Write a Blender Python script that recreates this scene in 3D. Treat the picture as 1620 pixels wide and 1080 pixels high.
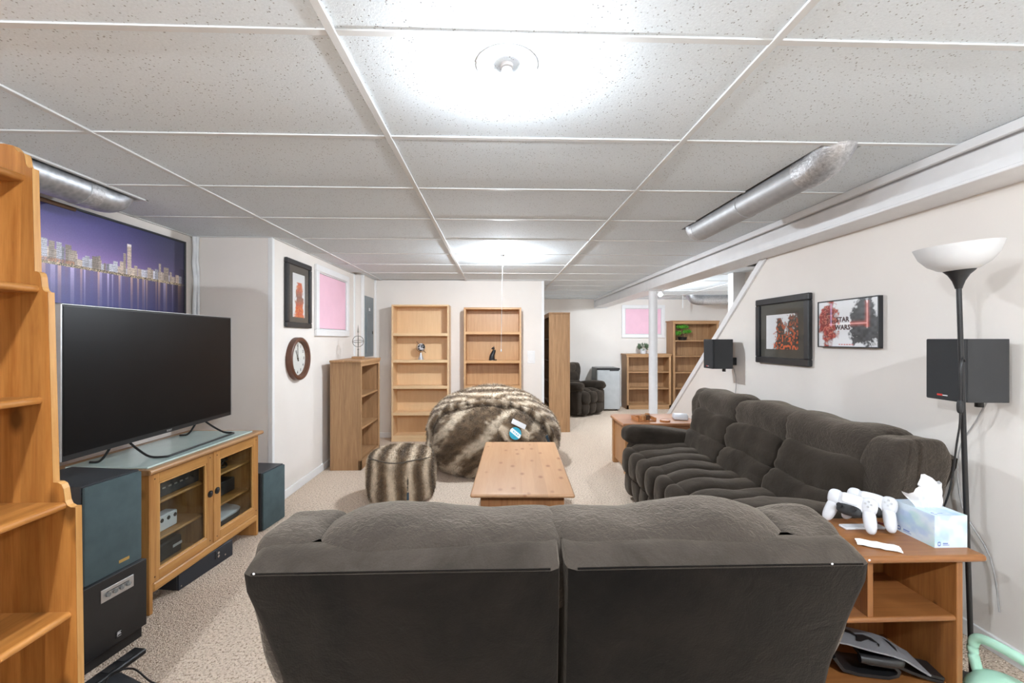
import bpy, bmesh, math, random
import numpy as np
from mathutils import Vector, Matrix, Euler, noise

for _o in list(bpy.data.objects):
    bpy.data.objects.remove(_o, do_unlink=True)
SC = bpy.context.scene
C = SC.collection
PI = math.pi
R = math.radians

# ---------------------------------------------------------------- camera, world, exposure
EYE = 1.385                      # camera height
CEIL = 2.225                     # underside of the ceiling grid
cam_d = bpy.data.cameras.new('camera')
cam_d.sensor_width = 36.0
cam_d.lens = 36.0 * 680.0 / 1620.0
cam_d.shift_y = -3.0 / 1620.0
cam_d.clip_start = 0.02
cam = bpy.data.objects.new('camera', cam_d)
C.objects.link(cam)
cam.location = (0, 0, EYE)
cam.rotation_euler = (PI / 2, 0, -math.atan(22 / 680))
SC.camera = cam

world = bpy.data.worlds.new('world')
SC.world = world
world.use_nodes = True
world.node_tree.nodes['Background'].inputs[0].default_value = (0.9, 0.95, 1.0, 1)
world.node_tree.nodes['Background'].inputs[1].default_value = 0.05
BULB = 420.0                     # emission strength of the bare bulbs
SC.view_settings.view_transform = 'Standard'
SC.view_settings.look = 'None'
SC.view_settings.gamma = 1.0
SC.view_settings.use_curve_mapping = False
SC.view_settings.exposure = 3.7
SC.cycles.use_denoising = True
SC.cycles.diffuse_bounces = 8
SC.cycles.max_bounces = 14
SC.cycles.transparent_max_bounces = 16
SC.cycles.sample_clamp_indirect = 6.0
random.seed(4)
rng = np.random.default_rng(7)

# ---------------------------------------------------------------- materials
MATS = {}


def nt_new(name):
    m = bpy.data.materials.new(name)
    m.use_nodes = True
    nt = m.node_tree
    return m, nt, nt.nodes['Principled BSDF']


def N(nt, kind, **kw):
    n = nt.nodes.new(kind)
    for k, v in kw.items():
        setattr(n, k, v)
    return n


def coords(nt, scale=(1, 1, 1), rot=(0, 0, 0)):
    tc = N(nt, 'ShaderNodeTexCoord')
    mp = N(nt, 'ShaderNodeMapping')
    mp.inputs['Scale'].default_value = scale
    mp.inputs['Rotation'].default_value = rot
    nt.links.new(tc.outputs['Object'], mp.inputs['Vector'])
    return mp.outputs['Vector']


def noise_node(nt, vec, scale, detail=3, rough=.5, dist=0.0):
    n = N(nt, 'ShaderNodeTexNoise')
    n.inputs['Scale'].default_value = scale
    n.inputs['Detail'].default_value = detail
    n.inputs['Roughness'].default_value = rough
    n.inputs['Distortion'].default_value = dist
    nt.links.new(vec, n.inputs['Vector'])
    return n.outputs['Fac']


def ramp(nt, fac, stops):
    r = N(nt, 'ShaderNodeValToRGB')
    el = r.color_ramp.elements
    while len(el) > 1:
        el.remove(el[-1])
    el[0].position = stops[0][0]
    el[0].color = (*stops[0][1], 1)
    for p, c in stops[1:]:
        e = el.new(p)
        e.color = (*c, 1)
    nt.links.new(fac, r.inputs['Fac'])
    return r.outputs['Color']


def math_node(nt, op, a, b=None, clamp=False):
    n = N(nt, 'ShaderNodeMath', operation=op, use_clamp=clamp)
    for i, v in enumerate((a, b)):
        if v is None:
            continue
        if isinstance(v, (int, float)):
            n.inputs[i].default_value = v
        else:
            nt.links.new(v, n.inputs[i])
    return n.outputs[0]


def mix_col(nt, fac, a, b, mode='MIX'):
    n = N(nt, 'ShaderNodeMix', data_type='RGBA', blend_type=mode)
    for sock, v in ((n.inputs[0], fac), (n.inputs[6], a), (n.inputs[7], b)):
        if isinstance(v, (int, float)):
            sock.default_value = v
        elif isinstance(v, tuple):
            sock.default_value = (*v, 1)
        else:
            nt.links.new(v, sock)
    return n.outputs[2]


def bump(nt, bsdf, h, strength, dist):
    b = N(nt, 'ShaderNodeBump')
    b.inputs['Strength'].default_value = strength
    b.inputs['Distance'].default_value = dist
    nt.links.new(h, b.inputs['Height'])
    nt.links.new(b.outputs['Normal'], bsdf.inputs['Normal'])


def plain(name, col, rough=.5, metal=0.0, var=.06, vscale=9.0, bmp=0.0, bscale=200.0, coat=0.0, spec=.5):
    """a painted, plastic or metal surface with a little procedural unevenness"""
    if name in MATS:
        return MATS[name]
    m, nt, b = nt_new(name)
    v = coords(nt)
    f = noise_node(nt, v, vscale, 3)
    c2 = tuple(min(1, x * (1 + var)) for x in col)
    c1 = tuple(x * (1 - var) for x in col)
    nt.links.new(ramp(nt, f, [(.3, c1), (.7, c2)]), b.inputs['Base Color'])
    b.inputs['Roughness'].default_value = rough
    b.inputs['Metallic'].default_value = metal
    b.inputs['Coat Weight'].default_value = coat
    b.inputs['Specular IOR Level'].default_value = spec
    if bmp:
        bump(nt, b, noise_node(nt, v, bscale, 2), bmp, .002)
    MATS[name] = m
    return m


def wood(name, light, dark, grain='Z', stave='X', sw=.07, rough=.42, knots=.0, contrast=1.0, knotcol=None, var=.22, gs=34.0, ks=7.0):
    if name in MATS:
        return MATS[name]
    m, nt, b = nt_new(name)
    tc = N(nt, 'ShaderNodeTexCoord')
    sep = N(nt, 'ShaderNodeSeparateXYZ')
    nt.links.new(tc.outputs['Object'], sep.inputs[0])
    idn = math_node(nt, 'FLOOR', math_node(nt, 'DIVIDE', sep.outputs[stave], sw))
    wn = N(nt, 'ShaderNodeTexWhiteNoise', noise_dimensions='1D')
    nt.links.new(idn, wn.inputs['W'])
    off = N(nt, 'ShaderNodeVectorMath', operation='MULTIPLY_ADD')
    nt.links.new(wn.outputs['Color'], off.inputs[0])
    off.inputs[1].default_value = (3, 3, 3)
    nt.links.new(tc.outputs['Object'], off.inputs[2])
    mp = N(nt, 'ShaderNodeMapping')
    s = {'X': (.06, 1, 1), 'Y': (1, .06, 1), 'Z': (1, 1, .06)}[grain]
    mp.inputs['Scale'].default_value = s
    nt.links.new(off.outputs[0], mp.inputs['Vector'])
    g1 = noise_node(nt, mp.outputs['Vector'], gs, 5, .6, .6)
    g2 = noise_node(nt, mp.outputs['Vector'], gs * 5, 3, .6)
    g = math_node(nt, 'ADD', math_node(nt, 'MULTIPLY', g1, .75), math_node(nt, 'MULTIPLY', g2, .25))
    lo = .5 - .16 * contrast
    col = ramp(nt, g, [(lo, dark), (.5 + .16 * contrast, light)])
    vv = math_node(nt, 'ADD', math_node(nt, 'MULTIPLY', wn.outputs['Value'], var), 1 - var * .6)
    comb = N(nt, 'ShaderNodeCombineColor')
    for i in range(3):
        nt.links.new(vv, comb.inputs[i])
    col = mix_col(nt, 1.0, col, comb.outputs[0], 'MULTIPLY')
    if knots > 0:
        vo = N(nt, 'ShaderNodeTexVoronoi')
        mk = N(nt, 'ShaderNodeMapping')
        mk.inputs['Scale'].default_value = {'X': (.55, 1, 1), 'Y': (1, .55, 1), 'Z': (1, 1, .55)}[grain]
        nt.links.new(tc.outputs['Object'], mk.inputs['Vector'])
        nt.links.new(mk.outputs['Vector'], vo.inputs['Vector'])
        vo.inputs['Scale'].default_value = ks
        kf = ramp(nt, vo.outputs['Distance'], [(knots * .5, (1, 1, 1)), (knots * 1.3, (0, 0, 0))])
        col = mix_col(nt, math_node(nt, 'MULTIPLY', kf, .85), col, knotcol or tuple(x * .3 for x in dark))
    nt.links.new(col, b.inputs['Base Color'])
    b.inputs['Roughness'].default_value = rough
    bump(nt, b, g, .08, .002)
    MATS[name] = m
    return m


def fabric(name, col, col2, sheen=.5, crinkle=0.0, mott=3.0):
    m, nt, b = nt_new(name)
    v = coords(nt)
    f1 = noise_node(nt, v, mott, 6, .65, .6)
    f2 = noise_node(nt, v, 240, 2)
    base = ramp(nt, f1, [(.32, col2), (.62, col)])
    base = mix_col(nt, .35, base, ramp(nt, f2, [(.3, (.55, .55, .55)), (.7, (1, 1, 1))]), 'MULTIPLY')
    nt.links.new(base, b.inputs['Base Color'])
    b.inputs['Roughness'].default_value = .95
    b.inputs['Specular IOR Level'].default_value = .12
    b.inputs['Sheen Weight'].default_value = sheen
    b.inputs['Sheen Roughness'].default_value = .45
    b.inputs['Sheen Tint'].default_value = (.9, .76, .62, 1)
    h = math_node(nt, 'MULTIPLY', f2, .12)
    if crinkle:
        vs = coords(nt, (1, 1, 1), (.3, .5, .6))
        c1 = noise_node(nt, vs, 55, 4, .6, 1.3)
        h = math_node(nt, 'ADD', h, math_node(nt, 'MULTIPLY', c1, crinkle))
    else:
        h = math_node(nt, 'ADD', h, math_node(nt, 'MULTIPLY', noise_node(nt, v, 16, 3, .6, .8), .5))
    bump(nt, b, h, .55, .012)
    MATS[name] = m
    return m


def attr_mat(name, rough=.5, coat=0.0, spec=.5, sheen=0.0):
    m, nt, b = nt_new(name)
    a = N(nt, 'ShaderNodeAttribute', attribute_name='Col')
    nt.links.new(a.outputs['Color'], b.inputs['Base Color'])
    b.inputs['Roughness'].default_value = rough
    b.inputs['Coat Weight'].default_value = coat
    b.inputs['Specular IOR Level'].default_value = spec
    b.inputs['Sheen Weight'].default_value = sheen
    MATS[name] = m
    return m


def glass_mat(name, tint=(1, 1, 1), gloss=1.0, rough=.03):
    m = bpy.data.materials.new(name)
    m.use_nodes = True
    nt = m.node_tree
    nt.nodes.clear()
    out = N(nt, 'ShaderNodeOutputMaterial')
    mx = N(nt, 'ShaderNodeMixShader')
    tr = N(nt, 'ShaderNodeBsdfTransparent')
    tr.inputs[0].default_value = (*tint, 1)
    gl = N(nt, 'ShaderNodeBsdfGlossy')
    gl.inputs['Roughness'].default_value = rough
    lw = N(nt, 'ShaderNodeLayerWeight')
    lw.inputs[0].default_value = .5
    fac = math_node(nt, 'ADD', math_node(nt, 'MULTIPLY', math_node(nt, 'POWER', lw.outputs['Facing'], 4.0), .5), .025)
    nt.links.new(math_node(nt, 'MULTIPLY', fac, gloss, True), mx.inputs[0])
    nt.links.new(tr.outputs[0], mx.inputs[1])
    nt.links.new(gl.outputs[0], mx.inputs[2])
    nt.links.new(mx.outputs[0], out.inputs[0])
    MATS[name] = m
    return m


def carpet_mat():
    m, nt, b = nt_new('berber_carpet')
    v = coords(nt)
    vo = N(nt, 'ShaderNodeTexVoronoi')
    vo.inputs['Scale'].default_value = 165.0
    nt.links.new(v, vo.inputs['Vector'])
    fl = noise_node(nt, v, 85, 3, .7)
    big = noise_node(nt, v, 1.3, 4)
    c = ramp(nt, fl, [(.36, (.33, .235, .165)), (.45, (.72, .585, .465)), (.64, (.87, .74, .615))])
    c = mix_col(nt, .38, c, ramp(nt, vo.outputs['Distance'], [(.2, (1, 1, 1)), (.8, (.62, .58, .54))]), 'MULTIPLY')
    c = mix_col(nt, .12, c, ramp(nt, big, [(.35, (.82, .8, .78)), (.65, (1, 1, 1))]), 'MULTIPLY')
    nt.links.new(c, b.inputs['Base Color'])
    b.inputs['Roughness'].default_value = 1.0
    b.inputs['Specular IOR Level'].default_value = .05
    h = math_node(nt, 'ADD', math_node(nt, 'SUBTRACT', 1.0, vo.outputs['Distance']), fl)
    bump(nt, b, h, .8, .008)
    return m


def tile_mat():
    m, nt, b = nt_new('fissured_ceiling_tile')
    v = coords(nt)
    vo = N(nt, 'ShaderNodeTexVoronoi')
    vo.inputs['Scale'].default_value = 88.0
    nt.links.new(v, vo.inputs['Vector'])
    gate = noise_node(nt, v, 40, 2)
    dots = ramp(nt, vo.outputs['Distance'], [(.16, (1, 1, 1)), (.26, (0, 0, 0))])
    gatec = ramp(nt, gate, [(.47, (0, 0, 0)), (.53, (1, 1, 1))])
    pit = math_node(nt, 'MULTIPLY', dots, gatec)
    fine = noise_node(nt, v, 130, 4, .7)
    base = ramp(nt, fine, [(.3, (.68, .735, .775)), (.7, (.78, .84, .885))])
    nt.links.new(mix_col(nt, math_node(nt, 'MULTIPLY', pit, .75), base, (.2, .19, .18)), b.inputs['Base Color'])
    b.inputs['Roughness'].default_value = .9
    b.inputs['Specular IOR Level'].default_value = .2
    bump(nt, b, math_node(nt, 'SUBTRACT', fine, pit), .35, .004)
    return m


def wall_mat():
    m, nt, b = nt_new('cream_wall_panel')
    v = coords(nt)
    f = noise_node(nt, v, 2.0, 3)
    weave = noise_node(nt, coords(nt, (1, 1, .15)), 300, 2)
    c = ramp(nt, f, [(.3, (.76, .715, .67)), (.7, (.80, .755, .71))])
    nt.links.new(c, b.inputs['Base Color'])
    b.inputs['Roughness'].default_value = .72
    b.inputs['Specular IOR Level'].default_value = .25
    bump(nt, b, weave, .12, .001)
    return m


def galv_mat():
    m, nt, b = nt_new('galvanised_steel')
    v = coords(nt)
    vo = N(nt, 'ShaderNodeTexVoronoi')
    vo.inputs['Scale'].default_value = 40
    nt.links.new(v, vo.inputs['Vector'])
    nt.links.new(ramp(nt, vo.outputs['Distance'], [(.1, (.36, .37, .39)), (.8, (.50, .51, .53))]), b.inputs['Base Color'])
    b.inputs['Metallic'].default_value = .8
    b.inputs['Roughness'].default_value = .42
    return m


def tv_screen_mat():
    m, nt, b = nt_new('tv_screen')
    f = noise_node(nt, coords(nt), 3.0, 1)
    nt.links.new(ramp(nt, f, [(.3, (.004, .004, .0045)), (.7, (.0055, .0055, .006))]), b.inputs['Base Color'])
    b.inputs['Roughness'].default_value = .3
    b.inputs['Specular IOR Level'].default_value = .2
    return m


def flex_mat():
    m, nt, b = nt_new('foil_tape')
    f = noise_node(nt, coords(nt), 60, 4, .7)
    nt.links.new(ramp(nt, f, [(.3, (.38, .38, .39)), (.7, (.7, .7, .71))]), b.inputs['Base Color'])
    b.inputs['Metallic'].default_value = .8
    b.inputs['Roughness'].default_value = .4
    bump(nt, b, f, .6, .006)
    return m


M_CARPET = carpet_mat()
M_TILE = tile_mat()
M_WALL = wall_mat()
M_GALV = galv_mat()
M_FOIL = flex_mat()
M_TVS = tv_screen_mat()
M_DULL = plain('dull_zinc', (.40, .40, .405), .5, .45, var=.08, vscale=20)
M_WHITE = plain('white_paint', (.80, .80, .80), .45, var=.02)
M_BEAM = plain('white_beam_paint', (.78, .78, .79), .4, var=.03)
M_GRID = plain('white_grid_metal', (.66, .67, .67), .5, var=.02)
M_PLENUM = plain('dark_joists', (.05, .045, .04), .9)
M_PINE_V = wood('amber_pine_upright', (.43, .185, .045), (.26, .088, .015), 'Z', 'X', .075, .38, knots=.17)
M_PINE_Y = wood('amber_pine_shelf', (.50, .225, .06), (.32, .12, .023), 'Y', 'X', .07, .38, knots=.15)
M_PINE_X = wood('amber_pine_rail', (.56, .26, .07), (.36, .14, .03), 'Y', 'Z', .08, .38, knots=.08)
M_PINE_E = wood('pale_pine_edge', (.64, .36, .13), (.48, .23, .065), 'Z', 'Y', .2, .4, var=.08)
M_CAB_Z = wood('honey_pine_stile', (.50, .25, .075), (.33, .135, .033), 'Z', 'Y', .06, .4, knots=.12)
M_CAB_Y = wood('honey_pine_rail', (.52, .27, .08), (.36, .155, .038), 'Y', 'Z', .06, .4, knots=.10)
M_CAB_TOP = wood('brown_pine_top', (.48, .27, .12), (.34, .17, .07), 'Y', 'X', .09, .35)
M_COF = wood('blond_pine_top', (.50, .29, .155), (.42, .22, .105), 'Y', 'X', .075, .4, knots=.17, contrast=1.3, knotcol=(.25, .09, .035), var=.15, gs=20, ks=11.0)
M_COFE = wood('brown_pine_end', (.42, .20, .085), (.28, .115, .04), 'Z', 'X', .085, .45)
M_END_X = wood('chestnut_pine_top', (.34, .14, .042), (.22, .08, .021), 'X', 'Y', .08, .35, knots=.05)
M_END_Z = wood('chestnut_pine_panel', (.38, .16, .045), (.21, .075, .018), 'Z', 'Y', .09, .4, knots=.06)
M_FEND = wood('cherry_brown_wood', (.50, .24, .12), (.37, .16, .07), 'X', 'Y', .2, .3)
M_FENDZ = wood('cherry_leg_wood', (.55, .29, .12), (.40, .18, .07), 'Z', 'X', .2, .4)
M_BIRCH_Z = wood('birch_veneer', (.78, .55, .32), (.70, .47, .255), 'Z', 'X', .9, .45, contrast=1.4, var=.03)
M_BIRCH_X = wood('birch_shelf', (.80, .57, .335), (.72, .49, .265), 'X', 'Y', .9, .45, contrast=1.4, var=.03)
M_OAK_Z = wood('orange_oak_veneer', (.62, .37, .185), (.49, .265, .115), 'Z', 'X', .9, .42, contrast=1.1, var=.03)
M_OAK_X = wood('orange_oak_shelf', (.63, .36, .165), (.50, .26, .10), 'X', 'Y', .9, .42, var=.03)
M_RUS_Z = wood('rustic_oak_panel', (.47, .275, .135), (.29, .155, .07), 'Z', 'X', .16, .55, contrast=1.0, var=.18)
M_RUS_X = wood('rustic_oak_shelf', (.47, .27, .13), (.31, .17, .077), 'X', 'Y', .3, .55, var=.1)
M_BLK = plain('black_plastic', (.012, .012, .013), .38)
M_BLKM = plain('matt_black', (.02, .02, .021), .6, bmp=.1)
M_BLKASH = plain('black_ash_vinyl', (.026, .029, .034), .45, bmp=.2, bscale=90)
M_GRILLE = plain('blue_grey_grille_cloth', (.06, .09, .098), .95, var=.12, vscale=14, bmp=.5, bscale=500)
M_GRILLEB = plain('black_grille_cloth', (.028, .029, .031), .9, bmp=.5, bscale=500)
M_CHROME = plain('polished_steel', (.6, .6, .62), .22, 1.0)
M_ALU = plain('brushed_aluminium', (.55, .56, .57), .35, .9)
M_PEWTER = plain('antique_metal', (.22, .2, .17), .4, .9)
M_GOLD = plain('gold_badge', (.55, .36, .12), .4, .6)
M_PANEL = plain('grey_enamel', (.20, .235, .255), .45)
M_FRIDGE = plain('silver_door', (.44, .46, .47), .35, .25)
M_FRIDGES = plain('grey_fridge_side', (.17, .175, .17), .5)
M_PINK = plain('pink_foam_board', (.82, .52, .63), .8, var=.03, vscale=5)
M_FRAMEB = plain('black_frame_lacquer', (.022, .023, .026), .4)
M_MAT = plain('dark_olive_mount', (.075, .072, .06), .8)
M_MAT2 = plain('taupe_mount', (.11, .095, .08), .8)
M_CLOCKR = plain('brown_clock_rim', (.115, .045, .025), .4)
M_IVORY = plain('clock_face_paper', (.80, .80, .76), .6, var=.01)
M_WPLAST = plain('white_plastic', (.62, .63, .66), .35, var=.02)
M_PAPER = plain('white_paper', (.74, .74, .75), .8, var=.02)
M_FROST = plain('frosted_green_glass', (.50, .63, .60), .22, var=.03, coat=.5)
M_BLUE = plain('blue_plastic', (.03, .14, .62), .4)
M_LAMPSH = plain('opal_plastic_shade', (.62, .62, .62), .3, var=.02, coat=.3)
M_MINT = plain('mint_vinyl', (.40, .66, .52), .5, var=.03)
M_SLATE = plain('slate_grey_webbing', (.19, .19, .2), .7)
M_GREEN = plain('bonsai_green', (.10, .36, .03), .6, var=.4, vscale=60)
M_SAGE = plain('sage_leaf', (.14, .2, .12), .6, var=.3, vscale=60)
M_BARK = plain('bark_brown', (.10, .05, .025), .8)
M_RED = plain('red_badge', (.62, .04, .03), .4)
M_CABLE = plain('white_cable', (.75, .77, .79), .5)
M_TERRA = plain('wood_puzzle', (.42, .17, .06), .4, var=.3, vscale=50)
M_SOFA = fabric('taupe_plush', (.042, .033, .0255), (.024, .0185, .014), .20)
M_SOFAC = fabric('crinkled_taupe_plush', (.062, .050, .040), (.040, .032, .026), .28, crinkle=1.0)
M_SOFAB = fabric('suede_back_cloth', (.0085, .0062, .0047), (.0022, .0016, .0012), .11, mott=5.5)  # darker than the seats: shade of the unlit back put into the colour
M_SOFABAND_LIT = fabric('toplit_band_cloth', (.052, .042, .034), (.030, .024, .019), .3, mott=7.0)  # lighter than the back cloth: overhead light and nap put into the colour
M_PRINT = attr_mat('printed_picture', .35, .0)
M_FUR = attr_mat('faux_fur', .85, 0, .15, .25)
M_CARD = attr_mat('printed_carton', .5)
M_GLASS = glass_mat('cabinet_glass', (.86, .89, .88), 1.0)
M_PICGL = glass_mat('picture_glass', (.97, .97, .97), .5)


def bulb_mat(strength):
    m = bpy.data.materials.new('lit_bulb_%d' % int(strength))
    m.use_nodes = True
    nt = m.node_tree
    nt.nodes.clear()
    o = N(nt, 'ShaderNodeOutputMaterial')
    e = N(nt, 'ShaderNodeEmission')
    e.inputs[0].default_value = (.885, .965, 1.045, 1)
    e.inputs[1].default_value = strength
    nt.links.new(e.outputs[0], o.inputs[0])
    return m


# ---------------------------------------------------------------- mesh helpers
class B:
    def __init__(self):
        self.bm = bmesh.new()

    def _new(self, fn):
        before = set(self.bm.verts)
        fn()
        return [v for v in self.bm.verts if v not in before]

    def xf(self, verts, M):
        bmesh.ops.transform(self.bm, matrix=M, verts=verts)
        return self

    def box(self, x0, x1, y0, y1, z0, z1, bev=0.0, seg=1, M=None):
        r = bmesh.ops.create_cube(self.bm, size=1)
        vs = r['verts']
        bmesh.ops.scale(self.bm, vec=(x1 - x0, y1 - y0, z1 - z0), verts=vs)
        bmesh.ops.translate(self.bm, vec=((x0 + x1) / 2, (y0 + y1) / 2, (z0 + z1) / 2), verts=vs)
        if M is not None:
            bmesh.ops.transform(self.bm, matrix=M, verts=vs)
        if bev:
            es = {e for v in vs for e in v.link_edges}
            bmesh.ops.bevel(self.bm, geom=list(es), offset=bev, segments=seg, profile=.5, affect='EDGES')
        return self

    def cyl(self, p0, p1, r0, r1=None, seg=20, cap=True):
        p0, p1 = Vector(p0), Vector(p1)
        r1 = r0 if r1 is None else r1
        d = p1 - p0
        r = bmesh.ops.create_cone(self.bm, cap_ends=cap, segments=seg, radius1=r0, radius2=r1, depth=d.length)
        M = Matrix.Translation((p0 + p1) / 2) @ d.to_track_quat('Z', 'Y').to_matrix().to_4x4()
        bmesh.ops.transform(self.bm, matrix=M, verts=r['verts'])
        return self

    def sphere(self, c, rad, u=20, v=12, M=None):
        r = bmesh.ops.create_uvsphere(self.bm, u_segments=u, v_segments=v, radius=1)
        if isinstance(rad, (int, float)):
            rad = (rad,) * 3
        bmesh.ops.scale(self.bm, vec=rad, verts=r['verts'])
        if M is not None:
            bmesh.ops.transform(self.bm, matrix=M, verts=r['verts'])
        bmesh.ops.translate(self.bm, vec=c, verts=r['verts'])
        return self

    def loft(self, rings, close=True, cap=True):
        vs = [[self.bm.verts.new(p) for p in r] for r in rings]
        n = len(rings[0])
        for a, b in zip(vs, vs[1:]):
            for i in range(n if close else n - 1):
                j = (i + 1) % n
                try:
                    self.bm.faces.new((a[i], a[j], b[j], b[i]))
                except ValueError:
                    pass
        if cap:
            self.bm.faces.new(list(reversed(vs[0])))
            self.bm.faces.new(vs[-1])
        return [v for r in vs for v in r]

    def tube(self, pts, r, seg=8, smooth=4, closed=False):
        pts = [Vector(p) for p in pts]
        if smooth and len(pts) > 2:
            out = []
            n = len(pts)
            for i in range(n if closed else n - 1):
                p0 = pts[(i - 1) % n] if (closed or i > 0) else pts[i]
                p1, p2 = pts[i], pts[(i + 1) % n]
                p3 = pts[(i + 2) % n] if (closed or i + 2 < n) else p2
                for k in range(smooth):
                    t = k / smooth
                    out.append(.5 * ((2 * p1) + (p2 - p0) * t + (2 * p0 - 5 * p1 + 4 * p2 - p3) * t * t + (3 * p1 - p0 - 3 * p2 + p3) * t ** 3))
            if not closed:
                out.append(pts[-1])
            pts = out
        rings = []
        up = Vector((0, 0, 1))
        n = len(pts)
        for i, p in enumerate(pts):
            t = (pts[(i + 1) % n] - pts[i - 1]) if closed else (pts[min(i + 1, n - 1)] - pts[max(i - 1, 0)])
            t.normalize()
            a = up.cross(t)
            if a.length < .15:
                a = Vector((1, 0, 0)).cross(t)
            a.normalize()
            if rings and a.dot(prev) < 0:
                a = -a
            prev = a
            b = t.cross(a)
            rr = r(i / (n - 1)) if callable(r) else r
            rings.append([p + a * (rr * math.cos(2 * PI * k / seg)) + b * (rr * math.sin(2 * PI * k / seg)) for k in range(seg)])
        if closed:
            rings.append(rings[0])
            vs = [[self.bm.verts.new(q) for q in rg] for rg in rings[:-1]]
            vs.append(vs[0])
            for a, b in zip(vs, vs[1:]):
                for i in range(seg):
                    j = (i + 1) % seg
                    try:
                        self.bm.faces.new((a[i], a[j], b[j], b[i]))
                    except ValueError:
                        pass
        else:
            self.loft(rings)
        return self

    def lathe(self, prof, c=(0, 0, 0), seg=32, M=None):
        rings = []
        for r, z in prof:
            rings.append([Vector((r * math.cos(2 * PI * k / seg), r * math.sin(2 * PI * k / seg), z)) for k in range(seg)])
        vs = self.loft(rings, cap=False)
        if M is not None:
            bmesh.ops.transform(self.bm, matrix=M, verts=vs)
        bmesh.ops.translate(self.bm, vec=c, verts=vs)
        return self

    def prism(self, poly, axis, a0, a1, bev=0.0):
        def P(u, v, a):
            return {'X': (a, u, v), 'Y': (u, a, v), 'Z': (u, v, a)}[axis]
        vs = self.loft([[P(u, v, a0) for u, v in poly], [P(u, v, a1) for u, v in poly]])
        if bev:
            es = {e for v in vs for e in v.link_edges}
            bmesh.ops.bevel(self.bm, geom=list(es), offset=bev, segments=1, affect='EDGES')
        return self

    def puff(self, c, h, k=4.0, n=10, M=None, amp=0.0, freq=7.0, seed=0.0, fn=None, kx=None):
        """a stuffed cushion: a cube grid pulled onto a rounded box, with uneven filling"""
        cache = {}
        c = Vector(c)

        def vert(p):
            key = (round(p[0], 4), round(p[1], 4), round(p[2], 4))
            if key in cache:
                return cache[key]
            q = Vector(p)
            if kx:
                a_ = (abs(q.y) ** k + abs(q.z) ** k) ** (1 / k)
                L = (abs(q.x) ** kx + a_ ** kx) ** (1 / kx)
            else:
                L = (abs(q.x) ** k + abs(q.y) ** k + abs(q.z) ** k) ** (1 / k)
            q = q / L
            w = Vector((q.x * h[0], q.y * h[1], q.z * h[2]))
            if fn:
                w = fn(q, w)
            if amp:
                s = Vector((seed, seed * 1.7, -seed))
                d = noise.noise(w * freq + s) + .5 * noise.noise(w * freq * 2.3 + s)
                w = w * (1 + amp * d / max(min(h), .03) * .5)
            if M is not None:
                w = M @ w
            v = self.bm.verts.new(w + c)
            cache[key] = v
            return v
        g = [math.tan((-1 + 2 * i / n) * PI / 4) for i in range(n + 1)]
        for ax in range(3):
            for s in (-1, 1):
                for i in range(n):
                    for j in range(n):
                        q = []
                        for (a, b) in ((i, j), (i + 1, j), (i + 1, j + 1), (i, j + 1)):
                            p = [0, 0, 0]
                            p[ax] = s
                            p[(ax + 1) % 3] = g[a]
                            p[(ax + 2) % 3] = g[b]
                            q.append(vert(p))
                        if s < 0:
                            q.reverse()
                        try:
                            self.bm.faces.new(q)
                        except ValueError:
                            pass
        return self


def obj(name, b, mat, parent=None, smooth=None, mods=None):
    bm = b.bm if isinstance(b, B) else b
    bmesh.ops.recalc_face_normals(bm, faces=bm.faces)
    me = bpy.data.meshes.new(name)
    bm.to_mesh(me)
    bm.free()
    me.materials.append(mat)
    if smooth:
        for p in me.polygons:
            p.use_smooth = True
        me.set_sharp_from_angle(angle=R(smooth))
    o = bpy.data.objects.new(name, me)
    C.objects.link(o)
    if parent is not None:
        o.parent = parent
    return o


def mobj(name, me, parent=None):
    o = bpy.data.objects.new(name, me)
    C.objects.link(o)
    if parent is not None:
        o.parent = parent
    return o


def tag(o, label, cat, group=None):
    o['label'] = label
    o['category'] = cat
    if group:
        o['group'] = group
    return o


def struct(o, label=None):
    o['kind'] = 'structure'
    if label:
        o['label'] = label
    return o


def thing(name, label, cat, loc=(0, 0, 0), rz=0.0, group=None):
    o = bpy.data.objects.new(name, None)
    o.empty_display_size = .05
    C.objects.link(o)
    o.location = loc
    o.rotation_euler = (0, 0, rz)
    return tag(o, label, cat, group)


def sroot(name, loc=(0, 0, 0), rz=0.0, label=None):
    o = bpy.data.objects.new(name, None)
    o.empty_display_size = .05
    C.objects.link(o)
    o.location = loc
    o.rotation_euler = (0, 0, rz)
    return struct(o, label)


def print_mesh(name, w, h, nu, nv, fn, mat, parent, M):
    """a flat printed sheet: local u to the right, v up, coloured by fn(U, V) -> rgb"""
    u = np.linspace(0, 1, nu + 1)
    v = np.linspace(0, 1, nv + 1)
    U, V = np.meshgrid(u, v)
    col = np.clip(fn(U, V), 0, 1).reshape(-1, 3)
    verts = [tuple(M @ Vector(((a - .5) * w, (b_ - .5) * h, 0))) for a, b_ in zip(U.ravel(), V.ravel())]
    idx = np.arange((nu + 1) * (nv + 1)).reshape(nv + 1, nu + 1)
    faces = np.stack([idx[:-1, :-1], idx[:-1, 1:], idx[1:, 1:], idx[1:, :-1]], -1).reshape(-1, 4).tolist()
    me = bpy.data.meshes.new(name)
    me.from_pydata(verts, [], faces)
    at = me.color_attributes.new('Col', 'FLOAT_COLOR', 'POINT')
    at.data.foreach_set('color', np.concatenate([col, np.ones((len(col), 1))], 1).astype(np.float32).ravel())
    me.materials.append(mat)
    return mobj(name, me, parent)


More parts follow.
